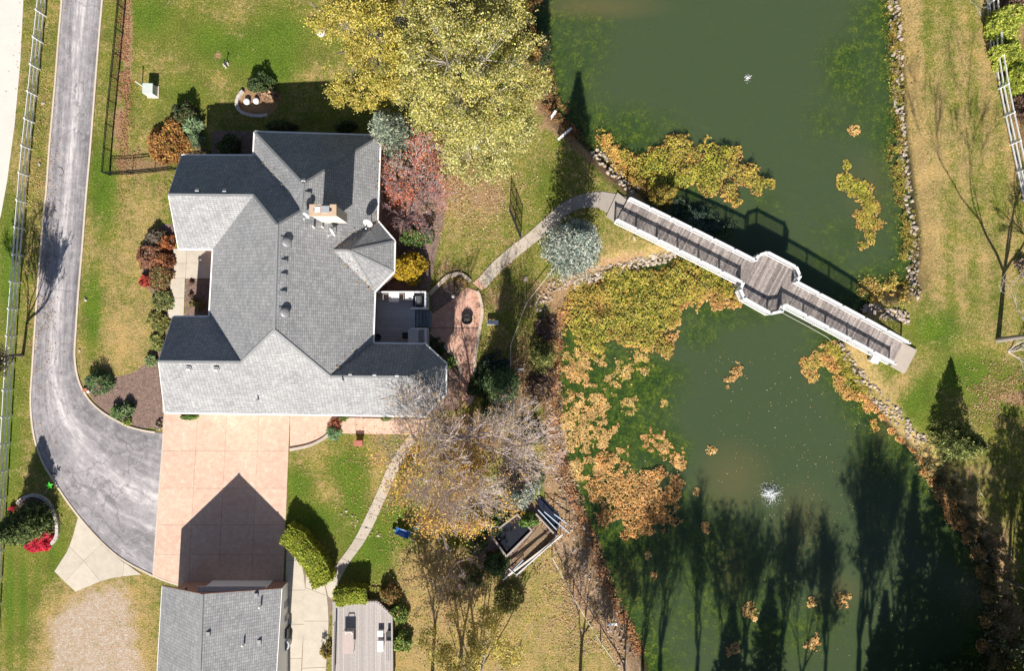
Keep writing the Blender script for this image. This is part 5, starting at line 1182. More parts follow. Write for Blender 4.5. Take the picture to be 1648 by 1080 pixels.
shrub("yellow-leaved shrub between the bay and the deck", 657, 436, 1.65, 2.0, [(.56,.38,.02),(.46,.29,.02),(.34,.24,.03),(.62,.46,.04)], ry=1.4, n=3600); shrub("green leafy shrub south of the red-leaved tree", 672, 380, 1.5, 1.4, GRN + DKG, ry=1.1)
shrub("small bright green shrub at the south end of the patio", 725, 583, .55, .6, GRN); shrub("dark groundcover shrub in the bed south-east of the deck", 704, 560, .8, .5, DKG); shrub("dry plants in the bed round the lamp post", 742, 455, .7, .35, [(.4,.24,.08),(.25,.2,.07)], gap=.5)
shrub("green shrub by the wall at the bend of the salmon walk", 538, 696, .62, .7, [(.16,.28,.12),(.26,.38,.2)], spiky=True); shrub("rusty shrub behind the green one at the court's bend", 541, 682, .5, .6, [(.4,.16,.09),(.3,.12,.07)])
for lab, px in [("small green plant against the south wall, left", 553), ("small green plant against the south wall, middle", 622), ("small green plant against the south wall, right", 655)]: shrub(lab, px, 674, .45, .3, [(.2,.28,.07)], ry=.2)
shrub("green plant in the notch of the garage front", 307, 671, .8, .35, GRN, ry=.25)
shrub("green plants in the entrance planter", 318, 490, .6, .4, [(.2,.22,.07),(.3,.2,.08)], gap=.45); shrub("small brown tuft in the entrance planter, upper", 309, 455, .22, .3, [(.14,.08,.05)]); shrub("small brown tuft in the entrance planter, lower", 308, 475, .2, .3, [(.14,.08,.05)])
shrub("dark shrub against the north wall of the house, left", 372, 240, 1.0, 1.6, DKG); shrub("dark shrub against the north wall, in front of the tall wing", 455, 205, 1.5, 1.0, DKG, ry=.5); shrub("dark shrub at the north wall near the spruce", 560, 205, 1.0, 1.0, DKG, ry=.5)
shrub("green shrub at the corner of the garden frame", 850, 836, .85, .9, GRN, gap=.3); shrub("leafy green plant left of the garden frame", 797, 845, .9, .8, GRN + DKG); shrub("dark green shrub below the garden frame", 800, 905, 1.1, .9, DKG + [(.1,.17,.05)])
shrub("dark green shrub left of the black cover", 775, 838, 1.3, 1.2, DKG + GRN[:1]); shrub("yellow-green shrub below the brown-leaved tree", 728, 858, 1.1, 1.0, [(.38,.34,.04),(.2,.24,.05),(.28,.3,.05)]); shrub("olive shrub at the foot of the garden frame", 818, 962, 1.3, .8, [(.28,.26,.07),(.18,.18,.06)])
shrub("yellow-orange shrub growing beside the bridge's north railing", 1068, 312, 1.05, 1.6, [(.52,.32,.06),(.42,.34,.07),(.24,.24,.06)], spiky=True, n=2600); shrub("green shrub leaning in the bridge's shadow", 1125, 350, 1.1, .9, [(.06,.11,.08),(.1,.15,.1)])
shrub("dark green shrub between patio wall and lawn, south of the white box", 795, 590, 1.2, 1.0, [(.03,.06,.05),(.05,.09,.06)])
for lab, px, py, r, h in [("bright green shrub spilling over the right-hand fence, upper", 1606, 50, 1.6, 2.2), ("bright green shrub spilling over the right-hand fence, middle", 1612, 92, 1.5, 2.0), ("bright green shrub spilling over the right-hand fence, lower", 1626, 130, 1.3, 1.6), ("brown twiggy shrub beyond the right-hand fence at the top", 1622, 8, 1.5, 2.2), ("dry brown shrub beyond the right-hand fence", 1650, 180, 1.3, 1.5)]:
    shrub(lab, px, py, r, h, [(.36,.44,.05),(.48,.52,.07),(.24,.33,.04),(.54,.52,.12)] if "green" in lab else [(.30,.18,.12),(.2,.13,.09)], gap=.33)
shrub("pale-leaved shrub in the bottom right corner", 1632, 1030, 1.5, 2.2, [(.30,.32,.10),(.4,.42,.2),(.1,.12,.05)], gap=.46); shrub("tiny leafy shrub on the right lawn edge by the fallen branches", 1645, 430, .8, .8, [(.34,.26,.2)], gap=.5)
for lab, px, py, r, h, c in [("dark juniper filling the bed east of the patio's narrow end", 780, 612, 1.5, 1.2, DKG + [(.07,.14,.06)]), ("dark juniper below the first, by the bare tree's twigs", 800, 655, 1.4, 1.1, DKG + [(.10,.17,.06)]), ("dark green shrub under the twigs left of the leafy bank", 850, 700, 1.3, 1.3, DKG + [(.2,.14,.08)]),
    ("low brown thicket on the shaded bank beside the dark conifer", 868, 625, 1.3, .9, [(.2,.12,.09),(.3,.2,.14),(.12,.08,.06)]), ("low brown thicket above the dark conifer by the water", 880, 530, 1.1, .8, [(.22,.12,.1),(.3,.2,.16),(.12,.08,.06)]), ("dark green shrub above the raised bed's left corner", 765, 868, 1.2, 1.0, DKG + GRN[:1]),
    ("dark shrub at the foot of the silvery spruce", 815, 815, 1.2, .9, DKG + GRN[:1]), ("olive green shrub in the thicket west of the garden plot", 760, 925, 1.1, .9, [(.12,.14,.05),(.2,.2,.08)]), ("dark green shrub under the silvery spruce's right side", 862, 765, .9, .7, [(.1,.18,.06),(.06,.1,.04)])]:
    shrub(lab, px, py, r, h, c, gap=.42)
# hedges
def hedge(label, pts, w, h, cols, n):
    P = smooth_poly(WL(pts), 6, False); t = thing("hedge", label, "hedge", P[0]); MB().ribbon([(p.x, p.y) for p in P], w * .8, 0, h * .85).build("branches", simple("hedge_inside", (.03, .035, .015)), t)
    A_ = np.array([tuple(p) for p in P]); seg = np.linalg.norm(np.diff(A_, axis=0), axis=1); k = RNG.choice(len(seg), n, p=seg / seg.sum()); u = RNG.random(n)[:, None]; Q = A_[k] * (1 - u) + A_[k + 1] * u
    D = (A_[k + 1] - A_[k]) / seg[k][:, None]; nn = np.c_[-D[:, 1], D[:, 0], np.zeros(n)]; ph = RNG.random(n); a = np.where(ph < .6, RNG.uniform(-1, 1, n), np.sign(RNG.uniform(-1, 1, n))); z = np.where(ph < .6, 1 - .25 * np.abs(a) ** 4, RNG.uniform(0, .95, n))
    Q = Q + nn * (a * w / 2)[:, None]; Q[:, 2] = z * h + .05; Q += RNG.normal(size=Q.shape) * .05; Q[:, 2] += (fbm(Q[:, :2], .8, 2) - .5) * .3; Q[:, :2] += ((fbm(Q[:, :2], .9, 4) - .5) * .3)[:, None]
    U, V_ = rand_axes(n, .14, .6, .7); quads("foliage", Q, U, V_, pal(cols, n, .25) * (.6 + .8 * vn(Q, .25, 5))[:, None], LEAF, t)
HG = [(.28,.34,.03),(.38,.42,.045),(.48,.46,.06),(.17,.24,.02)]
hedge("tall curved clipped hedge between the court and the lawn", [(466,853),(482,862),(500,880),(514,902),(527,932)], 1.75, 1.7, HG, 14000)
hedge("clipped green hedge along the north side of the grey timber deck", [(545,955),(570,950),(595,951)], 1.3, 1.5, HG, 6500)
shrub("shrub with orange leaves at the corner of the timber deck", 628, 952, .95, 1.1, [(.3,.13,.05),(.16,.2,.05),(.4,.24,.08)]); shrub("variegated shrub east of the timber deck, upper", 645, 985, .9, 1.0, GRN + [(.4,.36,.08)]); shrub("variegated shrub east of the timber deck, lower", 648, 1030, .95, 1.0, GRN + [(.4,.36,.08)])
shrub("thin yellow shrub west of the timber deck", 528, 1045, .6, 1.1, [(.44,.32,.06),(.3,.26,.08)], gap=.48)
# bare and half-bare trees
ORL = [(.66,.42,.06),(.62,.32,.08),(.70,.54,.10),(.44,.26,.14)]
bare_tree("walnut_tree", "big bare tree with pale spreading limbs between the patio and the garden", (757,693), [(-1,.45,.45),(-.75,-.1,.6),(.9,.35,.4),(1,.0,.35),(.8,-.6,.35),(.15,.7,.65),(-.1,-.9,.5),(.4,-.9,.4),(-.7,-.75,.4),(-.2,.3,1),(-1,.1,.35)], simple("limb_bark", (.54, .455, .43), .9, .25, 5, 0, .3), depth=6, L=2.3, r=.19, seed=4, leaves=([(.40,.30,.22),(.46,.30,.08),(.5,.38,.1)], .25, .25), leaf_n=2, trunk_h=3.0, lean=(-.1, -.2), twist=.5, minr=.011, nchild=(2, 4), shrink=.77, leaf_size=.12)
bare_tree("apple_tree", "brown-leaved tree whose golden and mauve crown covers the lawn south of the walk", (742,775), [(-.8,.4,.5),(.7,.3,.5),(-.8,-.5,.5),(.5,-.8,.5),(0,.8,.6),(0,-.9,.4),(.9,-.2,.4),(-1,0,.3)], TWIG, depth=5, L=1.7, r=.17, seed=9, leaves=(ORL, .8, .30), leaf_n=4, trunk_h=1.3, twist=.5, minr=.014, nchild=(2, 4), shrink=.76, leaf_size=.15)
bare_tree("elm_tree", "leafless tree of mauve twigs by the leafy bank, right of the big bare one", (838,712), [(-.7,.4,.6),(.6,.4,.6),(-.4,-.7,.6),(.5,-.6,.5),(0,.2,1)], TWIG, depth=5, L=1.5, r=.11, seed=17, leaves=(ORL, .12, .2), leaf_n=2, trunk_h=1.2, minr=.012, nchild=(2, 4))
bare_tree("apple_tree", "thin brown-leaved tree beside the garden path south of the house", (672,742), [(-.7,.3,.6),(.5,.3,.7),(-.5,-.5,.6),(.2,.8,.6)], TWIG, depth=4, L=1.5, r=.11, seed=15, leaves=(ORL, .7, .25), leaf_n=5, trunk_h=1.2, minr=.013, leaf_size=.14, nchild=(2, 4))
bare_tree("japanese_maple", "leafless purple-grey small tree against the east wall, south of the red-leaved one", (662,332), [(-.8,.5,.6),(.6,.4,.6),(-.8,-.6,.5),(.5,-.8,.5),(0,0,1),(.9,-.1,.4),(-.1,-1,.4)], simple("purple_twig", (.30, .215, .225), .9, .25, 6, 0, 0), depth=5, L=1.25, r=.10, seed=23, leaves=([(.5,.14,.1),(.55,.25,.15)], .12, .2), leaf_n=2, trunk_h=.7, minr=.013, nchild=(2, 4), shrink=.78, leaf_size=.11)
bare_tree("japanese_maple", "red-leaved small tree with grey twigs right of the house's north-east corner", (672,276), [(-.6,.6,.6),(.5,.7,.6),(-.7,-.5,.5),(.4,-.8,.5),(0,.1,1),(-.9,.1,.4),(.8,0,.4),(0,-.9,.4)], TWIG, depth=5, L=1.35, r=.13, seed=21, leaves=([(.66,.14,.08),(.60,.12,.08),(.66,.26,.13),(.62,.3,.12)], .55, .22), leaf_n=3, trunk_h=.9, minr=.012, nchild=(2, 4), shrink=.78, leaf_size=.12)
bare_tree("bare_shrub", "grey-brown leafless thicket west of the garden frame, upper", (735,905), [(-.7,.5,.5),(.7,.4,.5),(-.5,-.7,.5),(.6,-.6,.5),(0,0,1)], TWIG, depth=4, L=1.1, r=.06, seed=31, leaves=([(.3,.24,.06),(.4,.3,.1)], .5, .2), leaf_n=2, trunk_h=.2, minr=.011, cat="shrub", nchild=(2, 4))
bare_tree("bare_shrub", "grey-brown leafless thicket near the bottom of the meadow", (700,935), [(-.7,.5,.5),(.7,.4,.5),(-.5,-.7,.5),(.6,-.6,.5),(0,0,1)], TWIG, depth=4, L=1.2, r=.06, seed=33, leaves=([(.3,.24,.06),(.36,.25,.1)], .5, .2), leaf_n=3, trunk_h=.2, minr=.011, cat="shrub", nchild=(2, 4))
broadleaf("birch_tree", "thin yellow-leaved tree at the bottom of the meadow", (765,1130), 5.5, [(740,1010,3.5,1.6),(780,1030,4,1.7),(700,1040,3.5,1.6),(820,1050,3.5,1.4),(740,1060,4,2.0),(790,990,3,1.0),(860,1000,3,.8),(720,1000,3,1.2)], [(.56,.46,.09),(.48,.40,.08),(.62,.52,.18)], bark=BARK, nclus=24, per=26, size=.15, gap=.44)
bare_tree("bare_tree", "bare tree at the left edge whose branching shadow falls across the drive", (36,572), [(.7,.5,1),(-.1,.5,1.1),(.55,-.4,1.2),(.3,.1,1.4),(.9,.1,.8)], BARKD, depth=6, L=2.0, r=.13, seed=41, trunk_h=2.2, lean=(.25,0), twist=.45, minr=.019, nchild=(2, 4), shrink=.76, upb=.3, leaves=([(.5,.5,.3)], .2, .15), leaf_n=1)
bare_tree("bare_tree", "tall bare tree on the right lawn with a long shadow across the grass", (1606,548), [(.3,.3,1.2),(-.45,.1,1.2),(.35,-.3,1),(0,.2,1.5)], simple("ash_bark", (.30, .26, .23), .9, .3, 5, 0, .4), depth=6, L=4.2, r=.2, seed=52, trunk_h=4.2, lean=(.25, .5), twist=.42, minr=.016, nchild=(2, 3), shrink=.75, upb=.28)
bare_tree("bare_tree", "bare white-branched tree at the right edge, its twigs over the lawn", (1664,480), [(-.9,.3,.5),(-.8,-.5,.4),(-.3,.8,.5),(.2,0,1),(-1,0,.6)], PALEBARK, depth=4, L=1.6, r=.14, seed=54, trunk_h=3.5, minr=.018, nchild=(2, 4), twist=.5)
bare_tree("fallen_branch", "pale fallen branches at the foot of the tall bare tree", (1622,566), [(1,.1,.08),(.8,-.6,.06),(.6,.5,.1),(1,.4,.05)], PALEBARK, depth=3, L=1.3, r=.10, seed=57, trunk_h=0, minr=.02, cat="branch", upb=0)
bare_tree("bare_shrub", "pale leafless twigs at the top of the right-hand lawn", (1552,-12), [(-.6,-.6,.4),(.2,-.8,.4),(.7,-.4,.4),(-1,.1,.4)], PALEBARK, depth=3, L=1.0, r=.05, seed=58, trunk_h=.1, minr=.013, cat="shrub")
bare_tree("fallen_branch", "white forked branch lying on the shaded south-east bank", (1572,782), [(.3,-1,.05),(-.3,1,.05)], PALEBARK, depth=1, L=.8, r=.06, seed=59, trunk_h=0, minr=.02, cat="branch", upb=0)
# the tall wood south and east of the pond: it stands below and beside the frame and throws its shade on the water
wood = []
WS = [(1030,1210,13,61),(1058,1230,16,62),(1120,1225,15,65),(1195,1240,15,63),(1255,1215,14,66),(1382,1250,19,67),(1402,1235,18,68),(1330,1215,13,70)]
t0, _ = bare_tree("bare_tree", "bare tree south of the pond whose shadow is second from the west bank", (1058,1230), [(.2,.3,1.3),(-.3,.1,1.3),(.25,-.25,1.2),(-.1,.2,1.5)], BARKD, depth=5, L=3.3, r=.22, seed=62, trunk_h=6, twist=.33, minr=.02, nchild=(2, 4), shrink=.74, upb=.3, group="bare trees of the southern wood", leaves=([(.3,.2,.06)], .35, .3), leaf_n=2, leaf_size=.2)
for i, (px, py, h_, sd2) in enumerate(WS):
    if i == 1: continue
    c = t0.copy(); COL.objects.link(c); c.location = W(px, py); c.rotation_euler = (0, 0, i * 1.3); s = h_ / 16; c.scale = (s, s, s)
    c['label'] = "bare tree south of the pond " + ["whose shadow hugs the west bank", "", "whose shadow points at the orange mat", "whose shadow lies left of the splashing fountain", "whose shadow lies just right of the fountain", "with the tall shadow in the pond's middle", "standing close beside the tallest one", "whose shadow falls between the fountain and the tall pair"][i]
    for ch in t0.children: d = ch.copy(); COL.objects.link(d); d.parent = c
EV = [("dark tall spruce of the south-east wood, furthest left of its row", 1462, 1180, 16, 2.6), ("dark tall spruce of the south-east wood, second of its row", 1500, 1150, 16.5, 3.0), ("dark tall spruce of the south-east wood, third of its row", 1545, 1165, 16.5, 3.2), ("dark evergreen south of the pond's right bank, fourth of its row", 1585, 1140, 15, 3.2),
  ("dark evergreen of the wood left of the corner spruces", 1232, 1230, 11, 2.8), ("dark evergreen of the wood below the pond's middle", 1172, 1245, 10, 2.6), ("dark evergreen of the wood behind the tall bare pair", 1420, 1250, 11, 2.8), ("low dark evergreen below the spruce row", 1525, 1110, 9, 3.0), ("low dark evergreen right of the spruce row", 1580, 1105, 9, 2.8),
  ("dark spruce beyond the lower right corner, near one", 1640, 1110, 14, 2.6), ("dark spruce beyond the lower right corner, far one", 1690, 1080, 15, 2.8), ("dark spruce beyond the right edge, lowest of three", 1668, 960, 12, 2.2), ("dark spruce beyond the right edge, middle of three", 1672, 850, 9, 1.8), ("dark spruce beyond the right edge, topmost of three", 1690, 790, 9, 2.0)]
for lab, px, py, h_, r_2 in EV:
    conifer("pine_tree", lab, (px, py), h_, r_2, DKG, None, nb=150, per=34, size=.46, shape=.7)
t1, _ = bare_tree("bare_tree", "slim bare tree of the eastern wood nearest the bank", (1622, 935), [(.2,.3,1.3),(.35,-.2,1.1),(-.1,.2,1.3)], BARKD, depth=5, L=2.0, r=.13, seed=71, trunk_h=4, twist=.33, minr=.016, nchild=(2, 4), upb=.3, leaves=([(.22,.16,.05)], .5, .25), leaf_n=4, leaf_size=.2, group="bare trees of the eastern wood")
for i, (lab, px, py, s, rz) in enumerate([("bare tree below the meadow that throws its shadow over the thicket", 694, 1120, 1.15, .9), ("bare tree below the meadow's right end by the rope fence", 930, 1150, 1.2, 4.1), ("bare tree below the timber deck's right side", 735, 1190, 1.5, 2.9), ("bare tree of the eastern wood in the lower right corner", 1650, 1040, 1.3, 1.2), ("bare tree of the eastern wood further up the bank", 1668, 905, 1.1, 2.6), ("bare tree of the eastern wood by the last rail of the fence", 1690, 800, 1.2, 3.3), ("bare tree of the eastern wood below the lower corner", 1615, 1095, 1.5, 4.4),
      ("bare tree of the eastern wood just below the frame's corner", 1680, 1140, 1.5, 5.3), ("bare tree of the southern bank between spruces and corner", 1560, 1190, 1.7, .6), ("bare tree of the southern bank in front of the spruce row", 1440, 1215, 1.6, 2.2), ("bare tree of the southern bank under the pond's middle", 1290, 1260, 1.4, 3.8),
      ("bare tree of the southern bank left of the middle", 1155, 1270, 1.5, 5.0), ("bare tree of the southern bank furthest west", 1000, 1190, 1.1, 1.9)]):
    c = t1.copy(); COL.objects.link(c); c.location = W(px, py); c.rotation_euler = (0, 0, rz); c.scale = (s, s, s); c['label'] = lab
    for ch in t1.children: d = ch.copy(); COL.objects.link(d); d.parent = c
# leaves blown on to the house roof
_rl = []
for (a, b_) in (("B", "D"), ("K", "T"), ("B1", "T"), ("DN", "Hh"), ("A2", "B1")):
    for k in range(46):
        q = PP[a].lerp(PP[b_], RNG.random()); dx, dy = RNG.normal(size=2) * .25; r__ = roof_z(*(CX + (q.x + dx) * PPM * CAMH / (CAMH - q.z), CY - (q.y + dy) * PPM * CAMH / (CAMH - q.z)))
        if r__: _rl.append(tuple(r__[0] + r__[1] * .05))
_rl = np.array(_rl); U, V_ = rand_axes(len(_rl), .12, 1.2, .8); tag(quads("fallen_leaves", _rl, U, V_, pal([(.45,.22,.08),(.5,.34,.12),(.3,.14,.07)], len(_rl), .3), LEAF, kind='stuff'), "fallen leaves caught in the valleys of the house roof", "leaves")
# fallen leaves
def litter(label, px, py, rx, ry, n, cols, size=.12):
    c_ = W(px, py); P = RNG.normal(size=(n, 2)) * .5 * np.array([rx / PPM, ry / PPM]) + np.array([c_.x, c_.y]); P = P[fbm(P, 1.0, 9) > .44]; z = ground_z(P) + .05 + RNG.random(len(P)) * .03; z = np.where(P[:, 0] < -2, .075, z)
    k = z > WZ + .02; P = P[k]; z = z[k]; U, V_ = rand_axes(len(P), size, 2.2, .8); tag(quads("fallen_leaves", np.c_[P, z], U, V_, pal(cols, len(P), .3), LEAF, kind='stuff'), label, "leaves")
LT = [(.42,.24,.10),(.50,.33,.16),(.30,.15,.08),(.55,.42,.22)]
litter("fallen leaves under the pale yellow tree", 755, 290, 110, 90, 5200, LT + [(.6,.55,.35)]); litter("fallen leaves along the west bank of the lower pond", 900, 730, 45, 240, 9000, LT + [(.6,.45,.38)]); litter("fallen leaves around the big bare tree", 740, 770, 170, 120, 9000, LT + [(.55,.4,.1)])
litter("fallen leaves between the patio and the rope fence", 820, 560, 80, 180, 5200, LT); litter("fallen leaves along the black picket fence", 200, 130, 14, 170, 2600, [(.36,.16,.09),(.45,.25,.14)]); litter("fallen leaves along the white fence", 60, 300, 34, 420, 2600, LT)
litter("fallen leaves on the meadow bank by the rope fence", 950, 960, 60, 110, 5000, LT + [(.4,.3,.28)]); litter("fallen leaves on the east bank beneath the bare trees", 1610, 640, 60, 60, 2500, LT); litter("fallen leaves south of the thicket", 740, 940, 110, 110, 4500, LT); litter("fallen leaves beyond the right-hand fence", 1650, 230, 30, 150, 2500, LT)
litter("fallen leaves among the shrubs at the house's north-west corner", 255, 262, 60, 45, 1600, LT)

# ------------------------------------------------------------------ things on the lawn
q = W(247, 148); tb = thing("utility_box", "pale grey-green utility box on its pad on the upper lawn", "utility box", q)
MB().box((q.x, q.y, .04), (1.05, 1.1, .08), -.03).build("pad", CONC, tb); MB().box((q.x - .02, q.y, .5), (.85, .85, .85), -.03).build("housing", simple("pale_green_paint", (.52, .56, .52), .5, .06), tb); MB().box((q.x - .02, q.y, .95), (.9, .9, .05), -.03).build("lid", simple("pale_green_paint", (.52, .56, .52)), tb)
q = W(229, 138); tag(MB().tube([q, q + Vector((0, 0, 1.3))], .05, 8).build("marker_post", simple("white_pvc", (.8, .8, .78), .5)), "white marker post beside the utility box", "post")
MB().tube([q + Vector((0, 0, 1.24)), q + Vector((0, 0, 1.34))], .055, 8).build("post_tip", simple("red_tip", (.5, .05, .03)), None); 
_pt = bpy.data.objects["post_tip"]; _mp = bpy.data.objects["marker_post"]; _pt.parent = _mp; _pt.location = _pt.location - _mp.location
for lab, px, py, r_2, h_ in [("left of the two round pale lids in the bed", 399, 165, .27, .3), ("right of the two round pale lids in the bed", 414, 164, .26, .3), ("round white lid on the upper lawn under the golden tree", 517, 53, .37, .18)]:
    q = W(px, py); t = thing("well_cover", lab, "cover", q); MB().lathe(q, [(r_2 * .95, 0), (r_2, h_), ], 20).build("ring", CONC, t); MB().lathe(q + Vector((0, 0, h_)), [(r_2 * 1.03, .0), (r_2 * 1.03, .05), (r_2 * .8, .08), (.03, .09)], 20).build("lid", simple("pale_lid", (.62, .65, .67), .5, .05), t)
q = W(365, 105); t = thing("garden_ornament", "small whitish stone ornament with a dark finial on the upper lawn", "ornament", q)
for k in range(6): rock(t, q + Vector((R.uniform(-.25, .25), R.uniform(-.25, .2), .08)), R.uniform(.2, .35), BRM)
MB().tube([q + Vector((0, .1, 0)), q + Vector((0, .1, .5)), q + Vector((.1, .15, .75))], [.05, .04, .09], 8).build("finial", DKMETAL, t)
q = W(86, 789); t = thing("plant_stake", "bright green star-shaped garden pinwheel by the island bed", "garden stake", W(70, 796))
q0 = W(70, 796); q1 = W(80, 782, 1.0); MB().tube([q0, q1], .015, 5).build("stick", STEEL, t); gs = MB()
for k in range(5):
    a = k * 1.2566 + .4; d = Vector((cos(a), sin(a), .15)); s_ = Vector((-sin(a), cos(a), .3)); gs.add([q1 - Vector((0, 0, .01)), q1 + d * .16 + s_ * .09, q1 + d * .36, q1 + d * .16 - s_ * .05, q1 + Vector((0, 0, .03))], [(0, 1, 4), (1, 2, 4), (2, 3, 4), (3, 0, 4), (0, 3, 2, 1)])
gs.build("vane", simple("bright_green_plastic", (.06, .62, .03), .4, .05), t)
# terracotta things
q = W(141, 628); t = thing("lawn_light", "low red-brown light block with a white face at the drive's inner kerb", "light", q); MB().box((q.x - .12, q.y + .02, .12), (.4, .3, .24), .2).build("block", simple("red_brick_block", (.42, .15, .09)), t); MB().box((q.x + .12, q.y - .12, .1), (.22, .2, .2), .5).build("lamp", WHITE, t)
q = W(579, 712); t = thing("birdhouse_box", "red-brown box with a sloping lid on the lawn south of the house", "box", q); MB().box((q.x, q.y, .3), (.6, .4, .6)).build("box", simple("red_brick_block", (.42, .15, .09)), t); MB().box((q.x, q.y, .63), (.75, .5, .06)).build("lid", simple("red_roof", (.38, .13, .09)), t)
# lamp post on the patio
q = W(731, 478); t = thing("lamp_post", "garden lamp with a pale round globe at the edge of the patio bed", "lamp post", q); MB().tube([q, q + Vector((0, 0, .95))], [.05, .035], 8).build("pole", DKMETAL, t)
MB().lathe(q + Vector((0, 0, .95)), [(.05, 0), (.15, .06), (.18, .18), (.15, .3), (.06, .36), (.02, .4)], 14).build("globe", simple("pale_globe", (.6, .58, .55), .4), t, smooth=True)
# fire pit
q = W(752, 514); t = thing("fire_pit", "round black fire pit of dark metal on the salmon patio", "fire pit", q)
MB().lathe(q + Vector((0, 0, .06)), [(.36, 0), (.44, .3), (.50, .38), (.46, .4), (.38, .33), (.3, .2), (.05, .18)], 22).build("bowl", DKMETAL, t, smooth=False)
for k in range(9): a = k * .698; MB().tube([q + Vector((.42 * cos(a), .42 * sin(a), .42)), q + Vector((.3 * cos(a + .3), .3 * sin(a + .3), .75)), q + Vector((.05 * cos(a), .05 * sin(a), .85))], .016, 4).build("screen_rib", DKMETAL, t)
for k in range(3): a = k * 1.1; MB().tube([q + Vector((.2 * cos(a), .2 * sin(a), .3)), q - Vector((.2 * cos(a), .2 * sin(a), -.34))], .05, 6).build("log", BARKD, t)
q = W(793, 519, .4); t = thing("garden_bench", "white bench on the lawn right of the patio", "bench", (q.x, q.y, 0)); MB().box((q.x, q.y, .4), (1.0, .38, .05)).build("seat", WHITE, t); MB().box((q.x, q.y - .2, .62), (1.0, .04, .35)).build("backrest", WHITE, t)
for sx2 in (-.42, .42): MB().box((q.x + sx2, q.y, .2), (.05, .34, .4)).build("leg", WHITE, t)
for lab, px, py, L, rz in [("long white bench board lying near the conifer shadow on the shore lawn", 909, 215, 1.6, .72), ("short white bench board among the rusty shore plants", 891, 183, .7, .95), ("short white board on a shaded post by the west bank", 838, 595, .5, 0), ("short pale board on a stake near the bottom of the west bank", 985, 1006, .9, .05)]:
    q = W(px, py, .45); t = thing("bench_board", lab, "bench", (q.x, q.y, 0)); gz_ = min(0, float(ground_z(np.array([[q.x, q.y]]))[0])); MB().box((q.x, q.y, .45), (L, .2, .05), rz).build("seat", WHITE, t)
    for s_ in (-1, 1): MB().box((q.x + s_ * cos(rz) * L * .4, q.y + s_ * sin(rz) * L * .4, .2 + gz_ / 2), (.07, .07, .45 - gz_), rz).build("leg", WHITE, t)
# wheelbarrow
q = W(655, 858, .5); BLU = simple("blue_tub", (.03, .13, .36), .45, .12); t = thing("wheelbarrow", "blue wheelbarrow lying on the shaded lawn by the brown-leaved tree", "wheelbarrow", (q.x, q.y, 0)); rz = -.35; Mx = Matrix.Rotation(rz, 3, 'Z'); C_ = Vector((q.x - .4, q.y, 0))
pr = [(-.65, -.3, .55), (.65, -.34, .6), (.65, .34, .6), (-.65, .3, .55), (-.35, -.18, .25), (.4, -.2, .25), (.4, .2, .25), (-.35, .18, .25)]
MB().add([C_ + Mx @ Vector(v) for v in pr], [(4, 5, 6, 7), (0, 1, 5, 4), (1, 2, 6, 5), (2, 3, 7, 6), (3, 0, 4, 7)]).build("tub", BLU, t)
for s_ in (-1, 1): MB().tube([C_ + Mx @ Vector((-.8, .1 * s_, .2)), C_ + Mx @ Vector((.5, .25 * s_, .3)), C_ + Mx @ Vector((1.25, .32 * s_, .55))], .025, 6).build("handle", STEEL, t)
MB().lathe(C_ + Mx @ Vector((-.85, 0, .18)), [(.18, -.04), (.18, .04)], 14, Mx @ Matrix.Rotation(pi / 2, 3, 'X')).build("wheel", DKMETAL, t)
q = W(670, 850, .5); t = thing("sprayer", "small teal and blue garden cart beside the wheelbarrow", "garden cart", (q.x, q.y, 0)); MB().box((q.x, q.y, .4), (.55, .35, .3), .2).build("tank", simple("teal_plastic", (.12, .35, .33), .5), t)
MB().tube([(q.x, q.y + .1, .3), (q.x + .15, q.y + .7, .9)], .03, 6).build("handle", BLU, t); MB().tube([(q.x - .3, q.y - .25, .12), (q.x - .3, q.y + .25, .12)], .02, 6).build("axle", DKMETAL, t)
for s_ in (-1, 1): MB().lathe((q.x - .3, q.y + s_ * .25, .13), [(.13, -.03), (.13, .03)], 12, Matrix.Rotation(pi / 2, 3, 'X')).build("wheel", DKMETAL, t)
# garden frames
TIM = simple("grey_timber", (.36, .30, .26), .9, .25, 6, .1, .4)
fA = WL([(790,858), (832,826), (856,852), (815,893)]); t = thing("raised_bed", "timber raised bed lined with black sheet", "raised bed", fA[0])
for a, b_ in zip(fA, fA[1:] + fA[:1]): piece("board", t, a + Vector((0, 0, .3)), b_ + Vector((0, 0, .3)), .16, .6, TIM)
MB().prism([(p.x, p.y) for p in fA], .0, .38).build("liner", simple("black_sheet", (.008, .010, .018), 1.0, .3, 3), t)
fB = WL([(862,825), (896,862), (830,925)]); t = thing("garden_plot", "timber edged garden plot with pale blue pipes beside the raised bed", "garden frame", fB[0])
for a, b_ in zip(fB, fB[1:]):
    for dz, off in ((.15, 0), (.45, .0)): piece("board", t, a + Vector((off, 0, dz)), b_ + Vector((off, 0, dz)), .14, .28, TIM)
PIPE = simple("pale_blue_pipe", (.50, .60, .72), .4, .05)
for pth in [[(866,821,.9),(896,853,.9)],[(876,824,1.1),(917,859,1.1)],[(892,828,1.2),(912,843,1.2)],[(819,916,1.0),(831,926,1.0),(903,862,1.0)],[(810,934,.4),(842,902,.4)]]:
    P = [W(*p_) for p_ in pth]; MB().tube(P, .045, 6).build("pipe", PIPE if pth[0][0] != 819 else simple("white_pvc", (.8, .8, .78)), t)
    for e in (P[0], P[-1]): MB().tube([(e.x, e.y, 0), e], .03, 5).build("stake", TIM, t)
piece("board", t, W(818, 927, .9), W(905, 861, .9), .16, .10, simple("bleached_board", (.62, .56, .50), .8, .1))
MB().prism([tuple(W(x, y).xy) for x, y in ((868,845),(884,868),(830,918),(822,900))], 0, .06).build("soil", simple("leafy_soil", (.22, .15, .09), .95, .4, 6), t)
